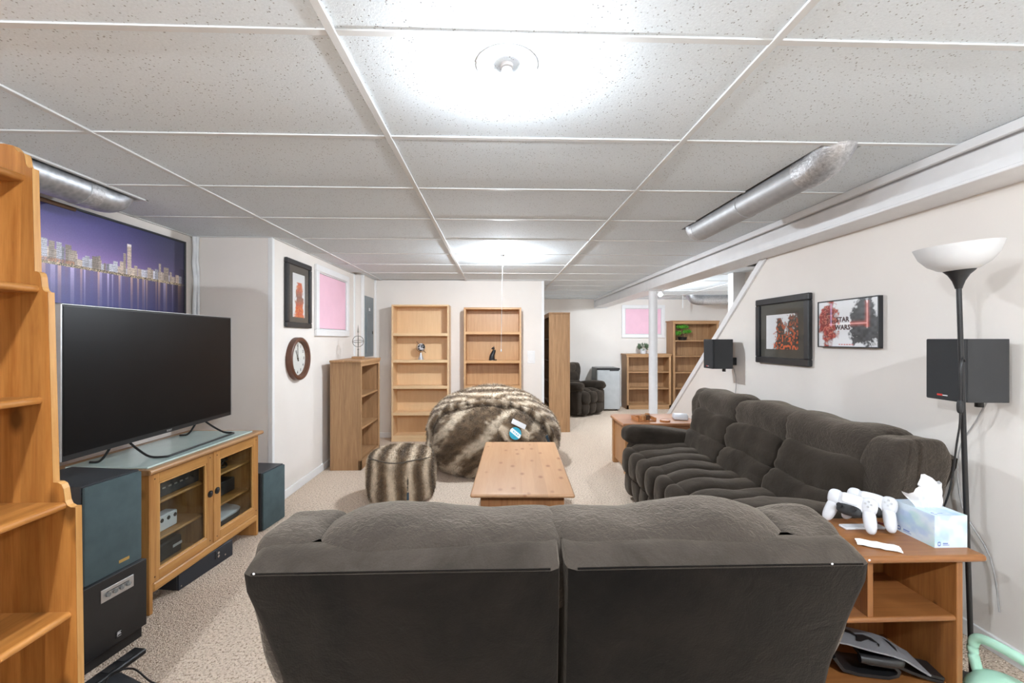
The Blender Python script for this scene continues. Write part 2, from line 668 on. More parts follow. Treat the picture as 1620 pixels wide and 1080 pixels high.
def text_obj(name, s, size, mat, parent, M, ext=.0006, align='CENTER', spacing=1.0):
    cu = bpy.data.curves.new(name, 'FONT')
    cu.body = s
    cu.size = size
    cu.extrude = ext
    cu.align_x = align
    cu.align_y = 'CENTER'
    cu.space_character = spacing
    cu.resolution_u = 2
    cu.offset = size * .035
    t = bpy.data.objects.new('tmp_text', cu)
    C.objects.link(t)
    me = bpy.data.meshes.new_from_object(t.evaluated_get(bpy.context.evaluated_depsgraph_get()))
    bpy.data.objects.remove(t, do_unlink=True)
    bpy.data.curves.remove(cu)
    me.transform(M)
    me.materials.clear()
    me.materials.append(mat)
    me.name = name
    return mobj(name, me, parent)


def frameM(origin, right, up):
    r, u = Vector(right).normalized(), Vector(up).normalized()
    n = r.cross(u)
    return Matrix(((r.x, u.x, n.x, origin[0]), (r.y, u.y, n.y, origin[1]), (r.z, u.z, n.z, origin[2]), (0, 0, 0, 1)))


def vnoise(U, V, su, sv, seed=0):
    """smooth value noise on arrays"""
    r = np.random.default_rng(seed)
    t = r.random((int(sv) + 3, int(su) + 3))
    x, y = U * su, V * sv
    i, j = np.floor(x).astype(int), np.floor(y).astype(int)
    fx, fy = x - i, y - j
    fx, fy = fx * fx * (3 - 2 * fx), fy * fy * (3 - 2 * fy)
    return (t[j, i] * (1 - fx) + t[j, i + 1] * fx) * (1 - fy) + (t[j + 1, i] * (1 - fx) + t[j + 1, i + 1] * fx) * fy

# ================================================================ the room shell
XL, XL2, XL3 = -2.5, -1.86, -1.745       # left wall planes, stepping inwards with depth
XR = 2.2                                 # right wall (stair side)
YJ, YB, YF, YBK = 3.6, 5.63, 6.13, 8.84  # jog, small bump, far wall, wall of the room beyond
YREAR = -3.3
TOP = 2.42

floor = struct(obj('floor', B().box(-2.75, 4.95, YREAR - .15, YBK + .15, -.12, 0), M_CARPET), 'beige berber loop carpet')


def wall(name, *a, mat=None, label=None):
    return struct(obj(name, B().box(*a), mat or M_WALL), label)


wall('wall_left', XL - .1, XL, YREAR, YJ, 0, TOP)
wall('wall_left_return', XL - .1, XL2, YJ, YJ + .1, 0, TOP)
wall('wall_left_far', XL2 - .1, XL2, YJ + .1, YB, 0, TOP)
wall('wall_left_bump', XL3 - .22, XL3, YB, YF, 0, TOP)
wall('wall_far', XL3 - .22, .652, YF, YF + .12, 0, TOP)
wall('wall_hall', .53, .652, YF + .12, YBK, 0, TOP)
wall('wall_back', .53, 4.95, YBK, YBK + .12, 0, TOP)
wall('wall_right_back', 4.8, 4.92, 5.42, YBK, 0, TOP)
wall('wall_stair', 2.95, 4.92, 5.3, 5.42, 0, TOP, mat=M_WHITE)
wall('wall_rear', XL - .1, XR + .1, YREAR - .12, YREAR, 0, TOP)
wr = B().prism([(YREAR, 0), (5.985, 0), (3.49, 2.055), (YREAR, 2.055)], 'X', XR, XR + .1)
struct(obj('wall_right', wr, M_WALL), 'cream wall cut on a slope below the stairs')
wall('wall_stair_side', 3.1, 3.2, YREAR, 5.3, 0, TOP)

# sloped white cap on the stair wall
ang = math.atan2(2.055, 3.49 - 5.985)
d = Vector((0, math.cos(ang), math.sin(ang)))
n_ = Vector((0, -d.z, d.y))
if n_.z < 0:
    n_ = -n_
p0, p1 = Vector((0, 5.985, 0)), Vector((0, 3.47, 2.07))
cap = B()
ring = lambda p: [(XR - .018, *(p + n_ * .0 - n_ * .035)[1:]), (XR - .018, *(p + n_ * .02)[1:]), (XR + .115, *(p + n_ * .02)[1:]), (XR + .115, *(p - n_ * .035)[1:])]
cap.loft([ring(p0), ring(p1)])
struct(obj('trim_1', cap, M_WHITE), 'white sloped trim along the stair edge of the wall')

# vertical white corner beads
k = 2
for (x0, x1, y0, y1) in ((XL2 - .03, XL2 + .006, YJ - .006, YJ + .03), (XL2 - .002, XL2 + .012, YB - .035, YB), (XL3 - .03, XL3 + .006, YB - .006, YB + .03),
                         (XL3, XL3 + .028, YF - .012, YF), (.622, .658, YF - .006, YF + .03), (2.944, 2.98, 5.292, 5.32)):
    struct(obj('trim_%d' % k, B().box(x0, x1, y0, y1, 0, CEIL + .01, .002), M_WHITE))
    k += 1

# baseboards
for nm, a in (('baseboard_left', (XL2, XL2 + .014, YJ, YB)), ('baseboard_far', (XL3, .652, YF - .014, YF)), ('baseboard_right', (XR - .014, XR, YREAR, 5.9)),
              ('baseboard_back', (.652, 4.8, YBK - .014, YBK)), ('baseboard_left_near', (XL, XL + .014, YREAR, YJ))):
    bb = B().box(*a, 0, .075, .003)
    struct(obj(nm, bb, M_WHITE))

# ---------------------------------------------------------------- ceiling: deck, tiles, tees
ceiling = sroot('ceiling', label='suspended ceiling of white fissured tiles in a white grid')
obj('ceiling_deck', B().box(-2.75, 4.95, YREAR - .15, YBK + .15, TOP, TOP + .1), M_PLENUM, ceiling)
obj('ceiling_panel', B().box(XL, 2.0, YREAR, -.03, CEIL, CEIL + .015), M_TILE, ceiling)
ys = [1.187 + .6085 * i for i in range(-2, 14)]
ys[-1] = YBK
xs = [XL, -1.645, -.453, .78, 1.995]
tiles = {}
tees = {}


def tile(x0, x1, y0, y1):
    key = (round(x1 - x0, 3), round(y1 - y0, 3))
    if key not in tiles:
        o = obj('ceiling_tile', B().box(-key[0] / 2, key[0] / 2, -key[1] / 2, key[1] / 2, 0, .014, .002), M_TILE, ceiling)
        tiles[key] = o.data
    else:
        o = mobj('ceiling_tile', tiles[key], ceiling)
    o.location = ((x0 + x1) / 2, (y0 + y1) / 2, CEIL + .001)
    o.rotation_euler = (random.uniform(-.002, .002), random.uniform(-.001, .001), 0)


def cross(x0, x1, y):
    key = round(x1 - x0, 3)
    if key not in tees:
        o = obj('cross_tee', B().box(-key / 2, key / 2, -.0105, .0105, -.004, .001), M_GRID, ceiling)
        tees[key] = o.data
    else:
        o = mobj('cross_tee', tees[key], ceiling)
    o.location = ((x0 + x1) / 2, y, CEIL)


DX0, DX1 = 1.402, 1.578           # slot cut in the tiles for the duct beside the beam
for j in range(len(ys) - 1):
    y0, y1 = ys[j] + .004, ys[j + 1] - .004
    for i in range(4):
        x0, x1 = xs[i] + .004, xs[i + 1] - .004
        if ys[j + 1] > YF + .1 and xs[i + 1] < .6:
            continue
        if i == 0 and ys[j] > YJ - .1:
            x0 = max(x0, XL2 if ys[j] < YB - .3 else XL3)
        if i == 0 and 1.1 < ys[j] < 2.5:          # opening for the duct on the left
            if ys[j] < 2.3:
                tile(-2.12, x1, y0, y1)
                tile(x0, -2.38, y0, y1)
            else:
                tile(-2.12, x1, y0, 2.66)
                tile(x0, x1, 2.66, y1)
                tile(x0, -2.38, y0, 2.66)
        elif i == 0 and ys[j] < 1.1 and ys[j] > -.5:
            tile(-2.12, x1, y0, y1)
            tile(x0, -2.38, y0, y1)
        elif i == 3 and 1.7 < ys[j] < 3.1:
            if ys[j] > 2.9:
                tile(x0, DX0, y0, 3.25)
                tile(DX1, x1, y0, 3.25)
                tile(x0, x1, 3.25, y1)
            else:
                tile(x0, DX0, y0, y1)
                tile(DX1, x1, y0, y1)
        else:
            tile(x0, x1, y0, y1)
        if j:
            xx0, xx1 = x0, x1
            if i == 3 and 1.8 < ys[j] < 3.2:
                cross(xx0, DX0, ys[j])
                cross(DX1, xx1, ys[j])
            elif i == 0 and ys[j] < 2.5:
                cross(-2.12, xx1, ys[j])
            else:
                cross(xx0, xx1, ys[j])
    for x0, x1 in ((2.26, 3.46), (3.46, 4.8)):
        if ys[j] > 4.7:
            tile(x0 + .004, x1 - .004, y0, y1)
            cross(x0 + .004, x1 - .004, ys[j])
for x, e in ((-1.645, YF), (-.453, YF), (.78, YBK)):
    obj('main_tee', B().box(x - .0125, x + .0125, YREAR, e, CEIL - .007, CEIL + .001, .0015), M_GRID, ceiling)
obj('main_tee', B().box(3.4475, 3.4725, 5.42, YBK, CEIL - .005, CEIL + .001), M_GRID, ceiling)
for a in ((XL, XL + .02, YREAR, YJ), (XL, XL2, YJ - .02, YJ), (XL2, XL2 + .02, YJ, YB), (XL3, .65, YF - .02, YF), (.65, 4.8, YBK - .02, YBK)):
    obj('wall_angle', B().box(*a, CEIL - .004, CEIL + .001), M_GRID, ceiling)
# metal edge round the left duct opening
obj('opening_edge', B().box(-2.135, -2.115, .0, 2.67, CEIL - .008, CEIL + .03).box(-2.385, -2.115, 2.65, 2.67, CEIL - .006, CEIL + .03), M_GRID, ceiling)

# ---------------------------------------------------------------- beam and post
beam = thing('support_beam', 'long white painted steel beam under the ceiling along the right wall', 'beam', (2.12, 0, 0))
obj('web', B().box(-.122, .105, YREAR, YBK, 2.066, 2.172), M_BEAM, beam)
obj('upper_web', B().box(-.10, .105, YREAR, YBK, 2.172, 2.206), M_BEAM, beam)
obj('lower_flange', B().box(-.125, .14, YREAR, YBK, 2.05, 2.066, .003), M_BEAM, beam)
obj('upper_flange', B().box(-.125, .14, YREAR, YBK, 2.205, 2.222, .003), M_BEAM, beam)
obj('cover_strip', B().box(-.147, -.126, YREAR, YBK, 2.183, 2.225, .003), M_BEAM, beam)
obj('end_plate', B().box(-.135, .14, YBK - .012, YBK - .001, 2.03, 2.215), M_GRID, beam)
obj('wall_header', B().box(.075, .19, YREAR, 3.5, 2.05, 2.07), M_BEAM, beam)

post = thing('support_post', 'round white steel post under the ceiling beam', 'post', (2.085, 5.72, 0))
obj('column', B().cyl((0, 0, .012), (0, 0, 2.035), .057, seg=28), M_BEAM, post, 40)
obj('cap_plate', B().box(-.085, .085, -.085, .085, 2.035, 2.05), M_BEAM, post)
obj('base_plate', B().box(-.085, .085, -.085, .085, 0, .012), M_BEAM, post)

# ---------------------------------------------------------------- ducts
dl = thing('round_duct', 'shiny round metal duct above the city picture', 'duct', (-2.25, 0, 2.2))
obj('pipe', B().cyl((0, .02, 0), (0, 2.38, 0), .09, seg=32), M_GALV, dl, 40)
obj('coupling', B().cyl((0, 2.36, 0), (0, 2.44, 0), .094, seg=32), M_FOIL, dl, 40)
obj('elbow', B().tube([(0, 2.43, 0), (0, 2.52, .0), (0, 2.585, .03), (0, 2.61, .1), (0, 2.61, .2)], .089, 24), M_GALV, dl, 50)
obj('hanger_strap', B().box(-.1, -.088, 1.2, 2.46, -.105, -.085), M_BARK, dl)

dr = thing('round_duct', 'long dull metal duct dipping through the ceiling beside the beam', 'duct', (1.49, 0, 2.195))
obj('pipe', B().cyl((0, 2.02, 0), (0, 3.12, 0), .078, seg=32), M_DULL, dr, 40)
obj('seam_band', B().cyl((0, 2.52, 0), (0, 2.55, 0), .081, seg=32), M_DULL, dr, 40)
obj('foil_elbow', B().tube([(0, 2.03, 0), (0, 1.94, .005), (0, 1.87, .04), (0, 1.83, .1), (0, 1.82, .2)], .084, 24), M_FOIL, dr, 50)
obj('far_elbow', B().tube([(0, 3.1, 0), (0, 3.15, .01), (0, 3.18, .05), (0, 3.19, .2)], .08, 24), M_FOIL, dr, 50)

db = thing('round_duct', 'short foil duct with an elbow near the ceiling in the back room', 'duct', (0, 8.05, 2.16))
obj('pipe', B().cyl((3.86, 0, -.02), (4.78, 0, .0), .1, seg=24), M_FOIL, db, 40)
obj('elbow', B().tube([(3.88, 0, -.02), (3.75, 0, -.01), (3.68, 0, .06), (3.66, 0, .16)], .1, 20), M_GALV, db, 50)
obj('hanger', B().box(3.5, 3.508, -.01, .01, -.18, .06), M_GRID, db)

# ---------------------------------------------------------------- windows with pink foam board


def window(name, M, w, h, label):
    r = sroot(name, label=label)
    r.matrix_world = M
    f = .065
    for nm, a in (('frame_rail', (-w / 2, w / 2, h / 2 - f, h / 2)), ('frame_rail', (-w / 2, w / 2, -h / 2, -h / 2 + f)),
                  ('frame_stile', (-w / 2, -w / 2 + f, -h / 2 + f, h / 2 - f)), ('frame_stile', (w / 2 - f, w / 2, -h / 2 + f, h / 2 - f))):
        obj(nm, B().box(*a, 0, .03, .004), M_WHITE, r)
    g = f + .012
    b = B()
    for a in ((-w / 2 + f, w / 2 - f, h / 2 - g, h / 2 - f), (-w / 2 + f, w / 2 - f, -h / 2 + f, -h / 2 + g), (-w / 2 + f, -w / 2 + g, -h / 2 + g, h / 2 - g), (w / 2 - g, w / 2 - f, -h / 2 + g, h / 2 - g)):
        b.box(*a, 0, .014)
    obj('sash', b, M_GRID, r)
    obj('foam_board', B().box(-w / 2 + g + .004, w / 2 - g - .004, -h / 2 + g + .004, h / 2 - g - .004, .001, .01, .002), M_PINK, r)
    return r


window('window_1', frameM((XL2, 4.885, 1.787), (0, 1, 0), (0, 0, 1)), .95, .73, 'small window blocked with pink foam board on the left wall')
window('window_2', frameM((3.012, YBK, 1.762), (1, 0, 0), (0, 0, 1)), .90, .68, 'small window blocked with pink foam board in the back room')

# ---------------------------------------------------------------- lamps: recessed rings with bare bulbs


def downlight(x, y, label, seen=True, strength=BULB, drop=.062):
    t = thing('ceiling_light', label, 'light', (x, y, CEIL), 0, 'bare bulb ceiling lights')
    obj('trim_ring', B().lathe([(.052, .004), (.055, -.006), (.075, -.010), (.092, -.006), (.094, .0), (.094, .002), (.052, .004)], seg=40), M_WHITE, t, 40)
    obj('can', B().lathe([(.05, .0), (.05, .09), (.0, .09)], seg=32), M_ALU, t, 40)
    obj('socket', B().cyl((0, 0, .08), (0, 0, -(drop - .054)), .017, .019, seg=20).box(-.05, .05, -.006, .006, .01, .022), M_WHITE, t, 40)
    b = B().lathe([(.0, -drop - .03), (.012, -drop - .0285), (.022, -drop - .021), (.029, -drop - .008), (.03, -drop + .000)], seg=20)
    obj('bulb', b, bulb_mat(strength), t, 60)
    obj('bulb_collar', B().lathe([(.03, -drop + .000), (.0285, -drop + .010), (.027, -drop + .014), (.02, -drop + .03), (.0155, -drop + .05), (.0, -drop + .051)], seg=20), M_WPLAST, t, 60)
    return t


downlight(.027, 1.316, 'recessed round ceiling light with a bare bulb nearest the camera', strength=BULB * .25)
cl = downlight(.044, 4.27, 'ceiling light with a pull cord above the fur bean bag', strength=BULB * .85)
downlight(2.5, 6.55, 'bright bulb glowing behind the white post and beam', drop=.14)
downlight(-1.15, -.4, 'added fill bulb on the ceiling behind the camera on the left', strength=BULB * 1.0)  # both rear bulbs are added, unseen fill to even out the brightness
downlight(1.25, -.4, 'added fill bulb on the ceiling behind the camera on the right', strength=BULB * 1.0)
pc = tag(obj('pull_cord', B().cyl((.03, 4.27, 1.29), (.044, 4.262, CEIL - .06), .0025, seg=6).lathe([(0, 0), (.006, .004), (.007, .015), (.003, .03), (0, .032)], (.03, 4.27, 1.262), 10), M_WHITE),
         'thin white pull cord hanging from the middle ceiling light', 'pull cord')

# ---------------------------------------------------------------- electrical panel, light switch, cable
ep = thing('breaker_panel', 'grey electrical breaker panel set in the wall by the far corner', 'electrical panel', (XL3, 5.855, 1.56))
obj('cover', B().box(0, .012, -.185, .185, -.4, .4, .003), M_PANEL, ep)
obj('door', B().box(.012, .02, -.14, .14, -.36, .18, .003), M_PANEL, ep)
obj('latch', B().box(.02, .025, .1, .125, -.1, -.06), M_BLK, ep)
obj('paper_label', B().box(.0121, .0135, -.03, .03, .21, .25), M_PAPER, ep)
ls = thing('light_switch', 'white wall switch plate beside the orange oak bookcase', 'switch', (.472, YF, 1.135))
obj('plate', B().box(-.055, .055, -.006, 0, -.09, .09, .004), M_WHITE, ls)
obj('rocker', B().box(-.03, .03, -.011, -.006, -.06, .06, .003), M_WHITE, ls)
tag(obj('white_cable', B().tube([(XL + .03, YJ - .02, 2.22), (XL + .036, YJ - .022, 2.12), (XL + .026, YJ - .018, 2.0), (XL + .04, YJ - .02, 1.85), (XL + .03, YJ - .02, 1.6), (XL + .03, YJ - .02, .8)], .016, 8)
        .tube([(XL + .055, YJ - .015, 2.22), (XL + .05, YJ - .016, 2.05), (XL + .058, YJ - .014, 1.8), (XL + .05, YJ - .015, .8)], .01, 8), M_CABLE, None, 60),
    'white bundled cable running down the corner behind the television', 'cable')

# ================================================================ upholstered recliners


def recliner(name, label, cat, loc, rz, nseat, sw=.58, ww=.155, group=None, drop=0.0):
    """plush reclining seat; local front is -Y, rear +Y, width along X"""
    t = thing(name, label, cat, loc, rz, group)
    W = nseat * sw + 2 * ww
    # base frame
    obj('base_frame', B().box(-W / 2 + .08, W / 2 - .08, -.36, .40, .03, .34, .02), M_SOFAB, t)
    for i in range(nseat):
        cx = (-nseat / 2 + i + .5) * sw
        x0, x1 = cx - sw / 2 + .006, cx + sw / 2 - .006
        fl0 = fl1 = 0.0
        if i == 0:
            x0 -= ww
            fl0 = 1.0
        if i == nseat - 1:
            x1 += ww
            fl1 = 1.0
        # rear shell of each back: a flared panel with a rounded ledge on top
        rings = []
        for z, yr, yf, inn in ((.07, .425, .31, .13), (.30, .445, .33, .115), (.58, .475, .36, .075), (.72, .492, .38, .035), (.80, .50, .39, .006), (.842, .50, .395, .0), (.850, .490, .397, .002), (.864, .468, .40, .006), (.874, .448, .405, .012), (.877, .43, .41, .018)):
            a, c_ = x0 + inn * fl0, x1 - inn * fl1
            rc = .025
            rings.append([(a + rc, yr, z), (a + .005, yr - .012, z), (a, yr - .035, z), (a, yf, z), (c_, yf, z), (c_, yr - .035, z), (c_ - .005, yr - .012, z), (c_ - rc, yr, z)])
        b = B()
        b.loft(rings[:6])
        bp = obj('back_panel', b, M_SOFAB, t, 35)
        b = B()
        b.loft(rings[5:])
        obj('ledge_band', b, M_SOFABAND_LIT, t, 35)
        obj('back_core', B().box(x0 + .05, x1 - .05, .24, .40, .40, .852, .02), M_SOFA, t)
        # piping seam along the ledge
        zl = .849
        obj('piping', B().tube([(x0 + .026, .4975, zl - .004), (cx, .4975, zl - .003), (x1 - .026, .4975, zl - .004)], .0028, 6, 4), M_SOFAB, bp, 60)
        s = 3.1 * i + nseat * 1.7
        tilt = Matrix.Rotation(R(-14), 3, 'X')

        def head(q, w):
            # gathered ends and a saggy middle
            e = abs(q.x) ** 4
            g = .0028 * math.sin(q.z * 11 + q.y * 9 + s) * e
            return Vector((w.x + g, w.y * (1 - .07 * e) + g, w.z * (1 - .07 * e) + .010 * math.sin(q.x * 4 + s) * (q.z > 0)))

        def wrinkle(q, w):
            return w
        obj('head_cushion', B().puff((cx, .315, .826 - drop), (sw / 2 + .02, .15, .122), 2.7, 24, None, .018, 5, s, head, 8), M_SOFAC, t, 80)
        obj('lumbar_cushion', B().puff((cx, .235, .645), (sw / 2 + .006, .15, .135), 3.0, 20, tilt, .018, 6, s + 1, head, 8), M_SOFA, t, 80)
        obj('lower_cushion', B().puff((cx, .16, .485), (sw / 2 + .006, .145, .115), 3.0, 18, tilt, .018, 6, s + 2, head, 8), M_SOFA, t, 80)
        # seat and footrest, stitched into three channels
        cw = sw / 3
        b, f = B(), B()
        for c3 in range(3):
            px = cx + (c3 - 1) * cw
            wide = cw / 2 + .006
            def seatfn(q, w):
                return Vector((w.x, w.y, w.z - .03 * max(0, -q.y) ** 3 + .008 * math.sin(q.y * 5 + s + c3)))
            b.puff((px, -.17, .40), (wide, .335, .085), 3.0, 12, None, .014, 7, s + c3, seatfn)
            f.puff((px, -.44, .335), (wide, .085, .115), 3.0, 10, None, .014, 8, s + 4 + c3)
            f.puff((px, -.425, .15), (wide, .075, .115), 3.0, 10, None, .014, 8, s + 8 + c3)
        obj('seat_cushion', b, M_SOFA, t, 80)
        obj('footrest', f, M_SOFA, t, 80)
    for sd in (-1, 1):
        xw = sd * (nseat * sw / 2 + ww / 2)
        Mw = Matrix.Rotation(R(-4), 3, 'X')

        def wingfn(q, w):
            return Vector((w.x - sd * .085 * max(0, .5 - .5 * q.z) ** 1.4, w.y, w.z))
        obj('wing_bolster', B().puff((xw - sd * .004, .315, .715 - drop), (ww / 2 + .014, .15, .22), 3.0, 20, Mw, .014, 7, sd * 2.0, wingfn, 6), M_SOFAC, t, 80)
        xa = sd * (W / 2 - .135)
        obj('arm_panel', B().puff((xa, -.05, .255), (.08, .40, .225), 9, 14), M_SOFA, t, 80)
        Ma = Matrix.Rotation(R(-6), 3, 'X')

        def armfn(q, w):
            return Vector((w.x, w.y, w.z * (1 - .25 * max(0, q.y))))
        obj('arm_cushion', B().puff((xa, -.09, .505), (.112, .41, .095), 3.2, 18, Ma, .012, 6, sd * 5.0, armfn), M_SOFA, t, 80)
    return t


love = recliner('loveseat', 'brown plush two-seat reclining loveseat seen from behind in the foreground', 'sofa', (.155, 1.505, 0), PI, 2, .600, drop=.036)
sofa = recliner('reclining_sofa', 'brown plush three-seat reclining sofa along the right wall', 'sofa', (1.605, 2.905, 0), -PI / 2, 3, .58)
chair = recliner('recliner_armchair', 'brown plush reclining armchair beside the small fridge', 'armchair', (1.43, 8.12, 0), R(38), 1, .56)
# white lint specks on the loveseat back
for i, (x, y, z) in enumerate(((.895, 1.008, .853), (.80, 1.004, .848), (-.56, 1.004, .848))):
    o = obj('lint', B().sphere((0, 0, 0), (.003, .0012, .0025), 8, 6), M_PAPER, love)
    o.location = (.155 - x, 1.505 - y, z)

# ================================================================ bookcases


def bookcase(name, label, loc, rz, W, D, Hh, shelves, mz, mx, group=None, th=.022, top_over=0.0, plinth=.07, lip=.0, back=None, moulding=False, face=0.0):
    """local front -Y, width along X, origin at the base centre"""
    t = thing(name, label, 'bookcase', loc, rz, group)
    y0, y1 = -D / 2, D / 2
    for s in (-1, 1):
        x = s * (W / 2 - th / 2)
        obj('side_panel', B().box(x - th / 2, x + th / 2, y0, y1, 0, Hh - th, .0015), mz, t)
    obj('back_panel', B().box(-W / 2 + th, W / 2 - th, y1 - .008, y1, .02, Hh - th), back or mz, t)
    obj('top', B().box(-W / 2 - top_over, W / 2 + top_over, y0 - top_over, y1, Hh - th, Hh, .004), mx, t)
    if moulding:
        obj('cornice', B().prism([(y0 - .001, Hh - th - .035), (y0 - .012, Hh - th - .03), (y0 - top_over, Hh - th), (y0 - .001, Hh - th)], 'X', -W / 2 - .008, W / 2 + .008), mx, t)
    if face:
        for s in (-1, 1):
            x = s * (W / 2 - face / 2)
            obj('face_stile', B().box(x - face / 2, x + face / 2, y0 - .014, y0, 0, Hh - th - .001, .002), mz, t)
        obj('face_rail', B().box(-W / 2 + face, W / 2 - face, y0 - .013, y0, Hh - th - .045, Hh - th, .002), mx, t)
    for z in shelves:
        b = B().box(-W / 2 + th, W / 2 - th, y0 + .004, y1 - .008, z - th, z, .0015)
        if lip:
            b.box(-W / 2 + th, W / 2 - th, y0 + .001, y0 + .016, z - th - lip * .4, z + lip * .2, .002)
        obj('shelf', b, mx, t)
    obj('plinth', B().box(-W / 2 + (th if not moulding else 0), W / 2 - (th if not moulding else 0), y0 - (.014 if moulding else -.004), y0 + .014, 0, plinth, .002), mx, t)
    return t


bookcase('bookcase', 'tall pale birch bookcase with a small globe', (-1.057, 6.0, 0), 0, .775, .255, 1.86, (1.468, 1.105, .75, .388, .075), M_BIRCH_Z, M_BIRCH_X, 'bookcases on the far wall', lip=.03)
bookcase('bookcase', 'tall orange oak bookcase with a black cat figurine', (-.075, 6.005, 0), 0, .785, .245, 1.825, (1.49, 1.095, .75, .40, .075), M_OAK_Z, M_OAK_X, 'bookcases on the far wall', th=.026, lip=.02)
bookcase('bookcase', 'short brown rustic bookcase against the left wall below the window', (-1.62, 4.96, 0), PI / 2, .72, .31, 1.165, (.78, .435, .1), M_RUS_Z, M_RUS_X, 'brown rustic bookcases', top_over=.022, plinth=.1, moulding=True, face=.035)
bookcase('bookcase', 'short brown rustic bookcase with a little potted plant on top', (3.0, 8.64, 0), 0, .89, .34, 1.10, (.745, .416, .085), M_RUS_Z, M_RUS_X, 'brown rustic bookcases', top_over=.02, plinth=.085, moulding=True, face=.04)
bookcase('bookcase', 'tall brown rustic bookcase holding the bonsai', (3.95, 8.64, 0), 0, .92, .34, 1.765, (1.37, 1.06, .735, .416, .085), M_RUS_Z, M_RUS_X, 'brown rustic bookcases', top_over=.02, plinth=.085, moulding=True, face=.04)
bookcase('bookcase', 'tall brown rustic bookcase side-on at the end of the far wall', (.925, 6.80, 0), -PI / 2, .80, .30, 1.79, (1.4, 1.07, .74, .42, .085), M_RUS_Z, M_RUS_X, 'brown rustic bookcases', top_over=.02, plinth=.085, moulding=True, face=.035, back=M_BLKM)

# ---------------------------------------------------------------- foreground pine shelf unit
pu = thing('pine_shelf_unit', 'amber pine shelf unit with scalloped stepped sides at the left edge', 'shelf unit', (-1.80, 0, 0))


def ogee(x0, z0, x1, z1, n=8):
    out = []
    for i in range(n + 1):
        a = i / n
        out.append((x0 + (x1 - x0) * (a + .12 * math.sin(2 * PI * a)), z0 + (z1 - z0) * (a - .16 * math.sin(2 * PI * a))))
    return out


prof = [(0, 0), (.478, 0)] + ogee(.466, .855, .398, .935) + ogee(.382, 1.535, .342, 1.60) + ogee(.334, 1.925, .292, 1.975) + [(.275, 1.995), (.25, 2.0), (0, 2.0)]
for y0, y1 in ((1.40, 1.422), (.45, .472)):
    sp = obj('side_panel', B().prism(prof, 'Y', y0, y1), M_PINE_V, pu)
    # pale front edge band
    eb = B()
    for a, c_ in ((1, 2),):
        pass
    pts = prof[1:-1]
    r0 = [(p[0] + .0005, y0 + .001, p[1]) for p in pts]
    r1 = [(p[0] + .0005, y1 - .001, p[1]) for p in pts]
    eb.loft([r0, r1], close=False, cap=False)
    obj('edge_band', eb, M_PINE_E, sp)
for z, dep in ((1.905, .315), (1.555, .358), (1.205, .368), (.872, .44), (.527, .455), (.12, .455)):
    b = B().box(.006, dep - .012, .472, 1.40, z - .022, z)
    b.cyl((dep - .012, .472, z - .011), (dep - .012, 1.40, z - .011), .0115, seg=14)
    obj('shelf', b, M_PINE_Y, pu, 50)
obj('back_panel', B().box(0, .006, .45, 1.422, .03, 1.93), M_PINE_V, pu)
obj('plinth', B().box(.40, .42, .472, 1.40, 0, .098), M_PINE_X, pu)

# ---------------------------------------------------------------- TV cabinet
cab = thing('tv_cabinet', 'honey pine television cabinet with two glass doors', 'cabinet', (-1.725, 2.665, 0), R(-2.4))
L2, DP, HT = .455, .50, .735        # half length, depth, height; local +X is the front
top = B().box(-DP - .01, .012, -L2 - .02, L2 + .02, HT - .026, HT)
top.cyl((.012, -L2 - .02, HT - .013), (.012, L2 + .02, HT - .013), .013, seg=14)
obj('top', top, M_CAB_TOP, cab, 50)
for s in (-1, 1):
    y = s * (L2 - .011)
    obj('side_panel', B().box(-DP, -.002, y - .011, y + .011, 0, HT - .026, .002), M_CAB_Z, cab)
obj('back_panel', B().box(-DP, -DP + .008, -L2 + .022, L2 - .022, .12, HT - .026), M_CAB_Z, cab)
obj('bottom', B().box(-DP, -.03, -L2 + .022, L2 - .022, .135, .155), M_CAB_Y, cab)
obj('bottom_rail', B().box(-.028, .004, -L2 + .022, L2 - .022, .105, .150, .006), M_CAB_Y, cab)
obj('divider', B().box(-DP + .01, -.03, -.01, .01, .155, HT - .026), M_CAB_Z, cab)
for s in (-1, 1):
    for z in (.335, .53):
        b = B().box(-DP + .01, -.06, min(s * .01, s * (L2 - .022)), max(s * .01, s * (L2 - .022)), z - .016, z)
        b.cyl((-.06, s * .01, z - .008), (-.06, s * (L2 - .022), z - .008), .008, seg=10)
        obj('shelf', b, M_CAB_Y, cab, 50)
